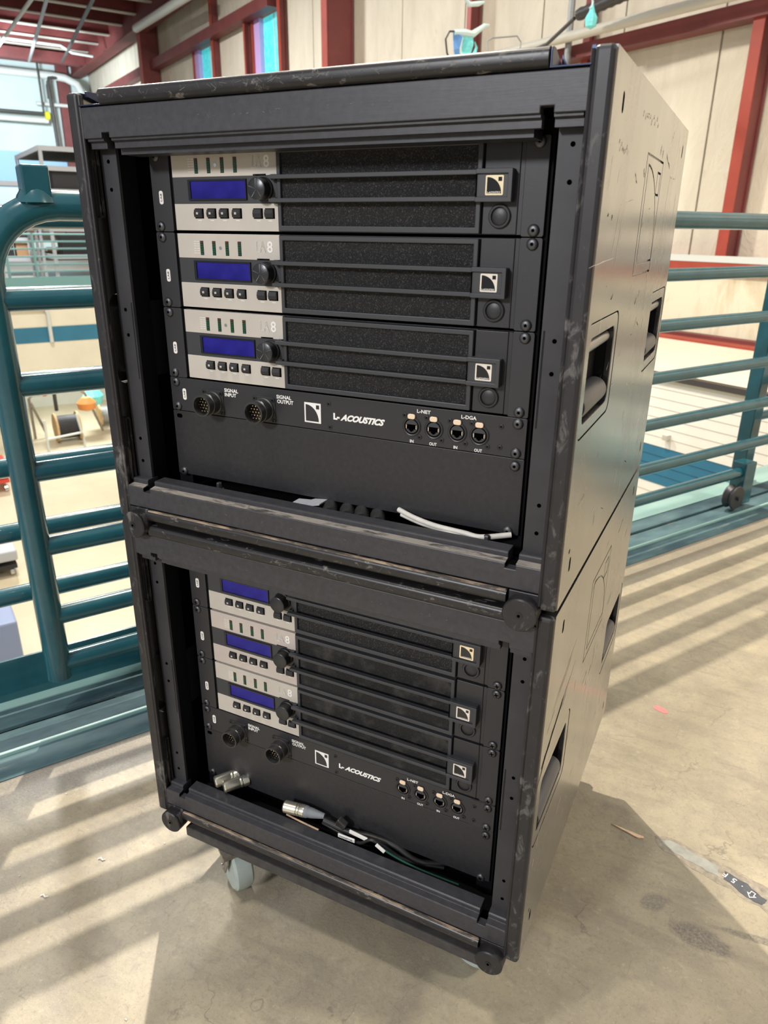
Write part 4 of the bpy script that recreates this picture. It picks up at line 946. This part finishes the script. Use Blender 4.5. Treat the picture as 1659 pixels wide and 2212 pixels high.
# upper rack gap
cable('white_cable', 'white flat cable behind the upper bottom beam', [(0.095, 0.055, 0.726), (0.12, 0.045, 0.7235), (0.15, 0.038, 0.7215), (0.185, 0.036, 0.7205), (0.205, 0.036, 0.7195), (0.235, 0.05, 0.723)], 0.0032, 'cable_white')
cable('white_cable', 'second white cable just under the first, upper rack', [(0.10, 0.052, 0.7215), (0.13, 0.042, 0.7195), (0.165, 0.036, 0.7185), (0.19, 0.036, 0.7175)], 0.0025, 'cable_white')
for i, (x, lb) in enumerate(((0.012, 'leftmost black plug in the upper cable gap'), (0.036, 'black ribbed plug second from left in the upper cable gap'), (0.056, 'black ribbed plug third from left in the upper cable gap'), (0.078, 'rightmost black plug in the upper cable gap'))):
    T = thing('power_plug', lb, 'plug', (x, 0.034, 0.708), 0.5)
    obj('body', lathe(B(), [(0.008, 0), (0.0095, 0.004), (0.0088, 0.008), (0.0095, 0.012), (0.0088, 0.016), (0.0095, 0.02), (0.006, 0.04)], (0, 0, 0.005), 'y', 18), 'connector_plastic', T, smooth=True)
    obj('cord', cyl(B(), (0, 0.038, 0.005), (0, 0.11, 0.003), 0.004, 10), 'cable_black', T)
for nm, lb, p in (('nylon_bolt', 'small hex bolt right end of the upper cable gap', (0.212, 0.036, 0.7135)), ('nylon_bolt', 'small hex bolt left part of the upper cable gap', (-0.160, 0.040, 0.7135))):
    T = thing(nm, lb, 'bolt', p); obj('washer', lathe(B(), [(0.006, 0), (0.006, 0.0015)], (0, 0, 0), 'z', 18), 'handle_metal', T); obj('head', lathe(B(), [(0.0038, 0.0015), (0.0038, 0.009), (0.003, 0.010)], (0, 0, 0), 'z', 6), 'screw_dark', T)
T = thing('cable_block', 'grey folded sheet scrap at the middle of the upper gap', 'scrap', (-0.022, 0.036, 0.7155)); obj('sheet', prism(B(), [(-0.024, 0), (-0.006, 0.0015), (0.0, 0.004), (0.018, 0.006), (0.018, 0.0045), (0.0, 0.0), (-0.006, -0.001), (-0.024, -0.0015)], 'y', 0, 0.02), 'shelf_grey', T)

# ================================================================== on the floor
bm = B(); prism(bm, [(0, -0.0005), (0.050, -0.0060), (0.060, -0.0010), (0.058, 0.0030), (0.03, 0.001)], 'z', 0, 0.0025)
tag(obj('wood_splinter', bm, 'wood_splinter', None, (0.358, 0.463, 0), (0, 0, -0.15)), 'pale wood splinter on the concrete right of the lower rack', 'splinter')
tag(obj('tape_scrap', prism(B(), [(-0.016, -0.006), (-0.012, -0.010), (0.012, -0.009), (0.018, -0.002), (0.012, 0.007), (-0.010, 0.008), (-0.017, 0.001)], 'z', 0, 0.0006), 'pink_tape', None, (0.397, 0.875, 0.0), (0, 0, -0.4)), 'small pink tape scrap on the concrete right of the racks', 'tape')
fs_ = thing('floor_sticker', 'torn dark floor sticker with white print, lower right', 'sticker', (0.545, 0.435, 0), 0)
def rag(pts, n=5, amp=0.0035):
    out = []
    for i, p in enumerate(pts):
        q = pts[(i + 1) % len(pts)]
        for k in range(n):
            t = k / n; out.append((p[0] + (q[0] - p[0]) * t + random.uniform(-amp, amp), p[1] + (q[1] - p[1]) * t + random.uniform(-amp, amp)))
    return out
import_pts = {'backing': [(-0.112, 0.034), (-0.085, 0.044), (0.0, 0.022), (0.085, 0.000), (0.102, -0.022), (0.092, -0.055), (0.02, -0.030), (-0.04, -0.012), (-0.10, 0.012)],
              'residue': [(-0.100, 0.030), (-0.085, 0.036), (-0.03, 0.022), (0.0, 0.014), (0.0, -0.012), (-0.03, -0.002), (-0.06, 0.006), (-0.092, 0.018)],
              'print_face': [(0.010, 0.006), (0.045, -0.005), (0.074, -0.026), (0.068, -0.040), (0.045, -0.034), (0.008, -0.010)]}
plain('vinyl_brown', (0.30, 0.26, 0.20), 0.7, var=0.35, vs=70)
obj('backing', prism(B(), rag(import_pts['backing'], 5, 0.003), 'z', 0, 0.0004), 'vinyl_brown', fs_)
obj('residue', prism(B(), rag(import_pts['residue'], 5, 0.002), 'z', 0.0004, 0.0008), 'vinyl_grey', fs_)
obj('print_face', prism(B(), rag(import_pts['print_face'], 4, 0.0015), 'z', 0.0004, 0.0010), 'vinyl_dark', fs_)
for s_, x, y in (('5', 0.024, -0.008), ('F', 0.010, -0.001), ('.', 0.037, -0.014)):
    me = text_mesh(s_, 0.016, bold=0.0001).copy()
    for v in me.vertices: v.co = Vector((v.co.x, v.co.z, -v.co.y))
    obj('print', me, 'print_white', fs_, (x, y, 0.0013), (0, 0, PI - 0.42))
ar = [(0, 0.009), (0.008, 0), (0.004, 0), (0.004, -0.007), (-0.004, -0.007), (-0.004, 0), (-0.008, 0)]
obj('arrow_print', ring(B(), ar, inset(ar, 0.0013), 'z', 0.0010, 0.0014), 'print_white', fs_, (0.052, -0.025, 0), (0, 0, PI - 0.42))
for i, (x, y, lb) in enumerate(((-0.435, -0.03, 'curled white paint crumb on the dark patch, left floor'), (-0.462, -0.128, 'white paint crumb nearest the lower left corner'))):
    tag(obj('paint_crumb', tube(B(), [(0, 0, 0.001), (0.004, 0.003, 0.003), (0.009, 0.001, 0.002), (0.012, 0.005, 0.001)], 0.0011, 6), 'print_white', None, (x, y, 0)), lb, 'crumb')
gr = B()
for i in range(170):
    x, y = random.uniform(-1.2, 1.6), random.uniform(-0.45, 1.5)
    if (Vector((x, y, 0)).dot(E2)) > 0.62: continue
    if -0.25 < x < 0.25 and 0 < y < 0.6: continue
    r = random.uniform(0.0008, 0.0020); box(gr, x, x + r * random.uniform(1, 3), y, y + r, 0, r * 0.6)
g_ = tag(obj('grit', gr, 'conduit_cream'), 'pale grit scattered over the concrete floor', 'grit'); g_['kind'] = 'stuff'

# ================================================================== things on and before the far walls
def pipe(name, label, pts, r, mat, cat='pipe', n=12):
    o = Vector(W(*pts[0])); bm = tube(B(), [Vector(W(*p)) - o for p in pts], r, n)
    return tag(obj(name, bm, mat, None, o, smooth=True), label, cat)
pipe('conduit', 'long pale pipe along the red girt above the right rack corner', [(6.85, 1.0, 3.10), (6.85, 8.0, 3.15)], 0.055, 'conduit_cream')
pipe('conduit', 'upright grey pipe beside the red post behind the rack top', [(6.95, 6.50, 0.8), (6.95, 6.50, 5.5)], 0.04, 'conduit_grey')
h = B(); o0 = Vector(W(6.5, 5.95, 3.22)); pts = [Vector(W(6.5, 5.95 - 0.05 * i, 3.22 + 0.002 * i + 0.05 * math.sin(i * 0.06))) - o0 for i in range(80)]
tube(h, pts, [0.055 + 0.008 * (i % 2) for i in range(80)], 10)
tag(obj('flexible_hose', h, 'hose_black', None, o0, smooth=True), 'black corrugated hose above the pale pipe, upper right', 'hose')
pipe('wall_pipe', 'thin dark rod hanging from the hose end, upper right', [(6.5, 6.0, 3.20), (6.6, 6.5, 3.05), (6.6, 6.9, 3.0)], 0.02, 'pipe_dark')
pipe('fluorescent_tube', 'white tube light under the ceiling beside the first red column', [(6.45, 21.8, 5.9), (6.45, 17.6, 5.8)], 0.10, 'pipe_white', 'lamp')
pipe('air_duct', 'large white duct bending down at the far end wall', [(-8, 30.5, 5.95), (5.9, 30.5, 5.95), (6.35, 30.4, 5.90), (6.7, 30.2, 5.7), (6.85, 30.1, 5.3), (6.9, 30.0, 4.4)], 0.13, 'pipe_white', 'duct')
pipe('wall_pipe', 'upper thin pale pipe crossing the far end wall', [(5.3, 30.6, 5.05), (6.6, 30.6, 5.05)], 0.06, 'pipe_white')
pipe('wall_pipe', 'long dark pipe crossing the far end wall', [(-8, 30.5, 4.72), (5.7, 30.5, 4.72)], 0.06, 'pipe_dark')
pipe('wall_pipe', 'long pale pipe just under the dark one, far end wall', [(-8, 30.5, 4.50), (5.6, 30.5, 4.50)], 0.09, 'pipe_white')
pipe('wall_pipe', 'dark downpipe behind the yellow marker, far end wall', [(5.75, 30.4, 5.75), (5.8, 30.4, 3.5)], 0.06, 'pipe_dark')
pipe('wall_pipe', 'thin dark hanger rod from the red ceiling', [(5.45, 30.3, 6.4), (5.45, 30.3, 4.75)], 0.035, 'pipe_dark')
pipe('wall_pipe', 'dark elbow pipe under the end of the white duct', [(6.1, 30.4, 5.9), (5.8, 30.4, 5.85), (5.72, 30.4, 5.6), (5.72, 30.4, 5.2)], 0.06, 'pipe_dark')
tag(obj('pipe_marker', lathe(B(), [(0.1, -0.08), (0.14, -0.06), (0.14, 0.06), (0.1, 0.08)], (0, 0, 0), 'x', 16), 'yellow', None, W(5.58, 30.4, 4.66), (0, 0, ANG)), 'bright yellow band on the far pipe end', 'marker')
for i, (s, t, ds, lb) in enumerate(((3.4, 24.0, -0.3, 'leftmost slanting cable tray under the red ceiling'), (4.0, 22.5, 0.2, 'second slanting cable run under the red ceiling'), (4.9, 22.0, 0.2, 'thin cable run nearest the wall under the red ceiling'))):
    pipe('cable_run', lb, [(s - ds, t - 4, 5.9), (s + ds + 0.6, t + 5.5, 5.9)], 0.045, ('pipe_white', 'conduit_grey', 'pipe_dark')[i], 'cable')
pipe('conduit', 'pale conduit with a small step under the ceiling', [(-4, 25.6, 6.0), (5.3, 25.6, 6.0), (5.6, 25.6, 5.85), (6.2, 25.6, 5.82)], 0.04, 'pipe_white')

# torn plastic film hanging in the open space
ft = thing('plastic_film', 'torn cyan and blue plastic film hanging above the rack top', 'plastic film', W(4.2, 5.0, 2.45), ANG)
def strip(nm, pts, w_, mat):
    bm = B(); pr = None
    for i, (x, z) in enumerate(pts):
        a = math.sin(i * 1.7) * 0.4; c = (bm.verts.new((x - w_, a * 0.05, z - w_ * 0.3)), bm.verts.new((x + w_, -a * 0.05, z + w_ * 0.3)))
        if pr: bm.faces.new((pr[0], pr[1], c[1], c[0]))
        pr = c
    o = obj(nm, bm, mat, ft); md = o.modifiers.new('thick', 'SOLIDIFY'); md.thickness = 0.004; return o
strip('film_strip', [(-0.11, 0.16), (-0.09, 0.10), (-0.10, 0.02), (-0.08, -0.08)], 0.035, 'film_blue')
strip('film_strip', [(0.02, 0.14), (0.02, 0.06), (0.01, -0.02), (0.0, -0.10)], 0.050, 'film_cyan')
strip('film_strip', [(0.12, -0.08), (0.09, -0.01), (0.12, 0.06), (0.10, 0.10)], 0.016, 'film_cyan')
obj('film_roll', tube(B(), [(-0.13, 0, 0.14), (-0.02, 0, 0.15), (0.07, 0, 0.15), (0.20, 0, 0.23), (0.25, 0, 0.24)], [0.02, 0.03, 0.028, 0.018, 0.008], 8), 'film_clear', ft, smooth=True)
obj('film_roll', tube(B(), [(-0.06, 0, 0.42), (0.02, 0, 0.36), (0.12, 0, 0.38), (0.18, 0, 0.40)], [0.01, 0.02, 0.02, 0.01], 8), 'film_clear', ft, smooth=True)
obj('tie_wire', tube(B(), [(-0.12, 0, -0.14), (-0.20, 0, -0.02), (-0.22, 0, 0.08), (-0.18, 0, 0.14), (-0.1, 0, 0.15)], 0.008, 8), 'pipe_dark', ft, smooth=True)
obj('tie_wire', tube(B(), [(0.24, 0, -0.05), (0.24, 0, 0.12), (0.30, 0, 0.15), (0.58, 0, 0.20), (0.63, 0, 0.16), (0.62, 0, 0.03)], 0.006, 8), 'conduit_grey', ft, smooth=True)
f2_ = thing('plastic_film', 'small crumpled green-cyan film knot beside the black hose end', 'plastic film', W(5.7, 5.0, 2.86), ANG)
obj('knot', lathe(B(), [(0.01, -0.07), (0.05, -0.05), (0.06, 0.02), (0.03, 0.07), (0.01, 0.13)], (0, 0, 0.03), 'z', 9), 'film_cyan', f2_)
obj('hook', tube(B(), [(-0.05 + 0.05 * math.cos(t), 0, 0.17 + 0.05 * math.sin(t)) for t in [-1.2 + 0.45 * i for i in range(10)]], 0.010, 8), 'film_clear', f2_, smooth=True)

# far mezzanine: thin railing, shelves with goods
tr = thing('far_railing', 'thin pale teal railing on the far mezzanine edge', 'railing', W(-3, 13.95, 0), ANG)
for z in (0.26, 0.38, 0.51, 0.64, 0.76, 0.88): obj('rail', tube(B(), [(-3, 0, z), (7.8, 0, z)], 0.016, 8), 'teal_thin', tr)
for s in (0.5, 2.8, 4.45, 4.9, 6.6): obj('post', bx(s - 0.02, s + 0.02, -0.02, 0.02, 0.17, 0.90), 'teal_thin', tr)
def shelf(label, s, t, L, dp, levels, top, board='shelf_board', r=0.03):
    T = thing('shelving_unit', label, 'shelf', W(s, t, 0), ANG)
    for x in (0, L):
        for y in (0, dp): obj('upright', bx(x - r, x + r, y - r, y + r, 0, top), 'shelf_grey', T)
    for z in levels:
        obj('shelf', bx(0, L, 0, dp, z - 0.05, z), board, T)
        obj('shelf_edge', bx(-r, L + r, -r - 0.01, -r + 0.015, z - 0.06, z + 0.02), 'shelf_grey', T)
        obj('shelf_edge', bx(-r - 0.01, -r + 0.015, -r, dp, z - 0.06, z + 0.02), 'shelf_grey', T)
    return T
shelf('tall grey metal shelving with dark shelves above the railing, far left', 2.35, 14.6, 1.5, 2.6, (0.5, 0.98, 1.62, 2.0, 2.32), 2.34)
shelf('low grey shelving crowded with cartons behind the thin railing', 1.1, 17.6, 2.8, 0.7, (0.35, 0.75, 1.1), 1.12)
shelf('black equipment trolley beside the tall shelving', 1.55, 15.2, 0.7, 0.5, (1.35, 1.75), 1.78, 'box_black', 0.025)
cols = ['box_brown', 'box_white', 'box_black', 'box_brown', 'box_white', 'orange_plastic', 'box_red', 'pale_blue', 'box_brown', 'conduit_grey']
n_ = 0
where = ['lowest shelf', 'middle shelf', 'top shelf']; cn_ = {'box_brown': 'brown', 'box_white': 'off-white', 'box_black': 'black', 'orange_plastic': 'orange', 'box_red': 'red', 'pale_blue': 'pale blue', 'conduit_grey': 'grey'}
for li, z in enumerate((0.35, 0.75, 1.1)):
    s = 1.2; od = 0; ORD = ['leftmost', 'second', 'third', 'fourth', 'fifth', 'sixth', 'seventh', 'eighth', 'ninth', 'tenth', 'eleventh', 'twelfth']
    while s < 3.6:
        w_ = random.uniform(0.16, 0.34); h_ = random.uniform(0.16, 0.30); mt = cols[n_ % len(cols)]
        bm = bx(0, w_, 0, 0.3, 0, h_)
        o = tag(obj('carton', bm, mt, None, W(s, 17.6, z), (0, 0, ANG)), '%s carton, %s from the left, on the %s of the low far shelving' % (cn_[mt], ORD[od], where[li]), 'box', 'cartons on the low far shelving')
        obj('lid', bx(-0.006, w_ + 0.006, -0.006, 0.306, h_, h_ + 0.02), mt, o)
        s += w_ + random.uniform(0.02, 0.10); n_ += 1; od += 1
for i, (z, lb) in enumerate(((0.5, 'low'), (1.62, 'upper'))):
    for k, (s, w_, h_, mt, nm) in enumerate(((2.5, 0.45, 0.34, 'box_black', 'black'), (3.05, 0.3, 0.25, 'box_white', 'off-white'))):
        o = tag(obj('crate', bx(0, w_, 0, 0.4, 0, h_), mt, None, W(s, 14.65, z), (0, 0, ANG), bev=0.01), '%s crate on the %s shelf of the tall grey shelving' % (nm, lb), 'crate')
        obj('rim', ring(B(), [(-0.01, -0.01), (w_ + 0.01, -0.01), (w_ + 0.01, 0.41), (-0.01, 0.41)], [(0.03, 0.03), (w_ - 0.03, 0.03), (w_ - 0.03, 0.37), (0.03, 0.37)], 'z', h_ - 0.03, h_ + 0.015), mt, o)
tag(obj('plastic_bin', bx(0, 0.5, 0, 0.4, 0, 0.28), 'orange_plastic', None, W(2.30, 16.9, 1.62), (0, 0, ANG), bev=0.03), 'orange bin at the back of the tall grey shelving', 'bin')
T = thing('road_case', 'large black flight case on the tall grey shelving, behind the gate stub', 'case', W(2.42, 14.66, 0.98), ANG)
obj('body', bx(0, 1.1, 0, 0.6, 0.03, 0.40), 'box_black', T, bev=0.03); obj('trim', bx(-0.02, 1.12, -0.02, 0.62, 0.0, 0.03), 'shelf_grey', T)

# lower level: reels, pipes, carts
FZ = -2.8
def reel(label, s, t, r=0.27, w_=0.40, inner='box_black'):
    T = thing('cable_reel', label, 'cable reel', W(s, t, FZ), ANG)
    for x in (0, w_): obj('flange', lathe(B(), [(0.03, -0.02), (r, -0.02), (r, 0.02), (0.03, 0.02)], (x, 0, r), 'x', 28), 'wood_reel', T)
    obj('winding', lathe(B(), [(r * 0.8, 0.02), (r * 0.82, w_ * 0.5), (r * 0.8, w_ - 0.02)], (0, 0, r), 'x', 28), inner, T); return T
reel('wooden cable reel wound with black cable on the lower floor', 1.78, 13.8)
reel('wooden cable reel half hidden behind the rack edge, lower floor', 2.75, 14.6, 0.22, 0.3, 'conduit_grey')
pf = thing('pipe_rack', 'bent grey pipe rack standing before the lower wall', 'pipe rack', W(1.45, 14.2, FZ), ANG)
obj('tube', tube(B(), [(0, 0, 0), (0, 0, 0.78), (0.06, 0, 0.84), (0.9, 0, 0.86), (1.0, 0, 0.78), (1.25, 0, 0.0)], 0.025, 8), 'steel_zinc', pf, smooth=True)
obj('tube', tube(B(), [(0.45, 0, 0.86), (0.45, 0, 0.5)], 0.035, 8), 'pipe_dark', pf); obj('tube', tube(B(), [(0.02, 0, 0.7), (0.2, 0, 0.1)], 0.025, 8), 'steel_zinc', pf)
obj('valve', lathe(B(), [(0.02, -0.05), (0.06, -0.03), (0.06, 0.03), (0.02, 0.05)], (0.28, 0, 0.86), 'x', 12), 'box_red', pf, label='red valve')
hb = thing('hand_barrow', 'white tubular frame before the reel, lower floor', 'frame', W(1.5, 13.1, FZ), ANG)
obj('tube', tube(B(), [(0, 0, 0.25), (0.62, 0, 0.30), (0.62, 0, 0.0)], 0.022, 8), 'pipe_white', hb); obj('tube', tube(B(), [(0, 0, 0.0), (0, 0, 0.6)], 0.022, 8), 'pipe_white', hb); obj('tube', tube(B(), [(0.6, 0, 0.3), (0.55, 0, 0.65)], 0.022, 8), 'pipe_white', hb)
tag(obj('tool_bag', lathe(B(), [(0.05, 0), (0.16, 0.04), (0.18, 0.16), (0.08, 0.26)], (0, 0, 0), 'z', 12), 'orange_plastic', None, W(2.42, 14.0, FZ + 0.48), smooth=True), 'orange bag on the pipe rack end, lower floor', 'bag')
tag(obj('tool_bag', lathe(B(), [(0.05, 0), (0.16, 0.04), (0.2, 0.2), (0.1, 0.34)], (0, 0, 0), 'z', 12), 'film_cyan', None, W(2.62, 14.3, FZ + 0.50), smooth=True), 'cyan wrapped bundle beside the orange bag, lower floor', 'bag')
def cart(label, s, t, L, dp, z0, z1, mat, m2=None):
    T = thing('cart', label, 'cart', W(s, t, FZ), ANG)
    obj('body', bx(0, L, 0, dp, z0, z1), mat, T, bev=0.02)
    obj('lower_tray', bx(0.02, L - 0.02, 0.02, dp - 0.02, z0 * 0.5, z0 * 0.5 + 0.05), m2 or mat, T)
    for x in (0.08, L - 0.08):
        for y in (0.08, dp - 0.08):
            obj('caster', lathe(B(), [(0.01, -0.02), (0.05, -0.02), (0.05, 0.02), (0.01, 0.02)], (x, y, 0.05), 'x', 16), 'chrome', T)
    return T
cart('red cart with grey top at the left frame edge, lower floor', -0.35, 11.2, 1.0, 0.7, 0.30, 0.42, 'cart_red', 'cart_red')
cart('flat grey cart with black base at the left edge', -0.75, 8.0, 1.05, 0.8, 0.20, 0.33, 'shelf_grey', 'box_black')
cart('blue-grey bin cart on chrome casters at the left edge', -0.60, 5.65, 0.62, 0.6, 0.13, 0.62, 'cart_blue', 'cart_blue')
tag(obj('junction_box', bx(-0.05, 0, 0, 0.05, 0, 0.045), 'conduit_cream', None, W(4.8, 2.83, -0.57), (0, 0, ANG), bev=0.004), 'small pale box on the white siding wall', 'junction box')
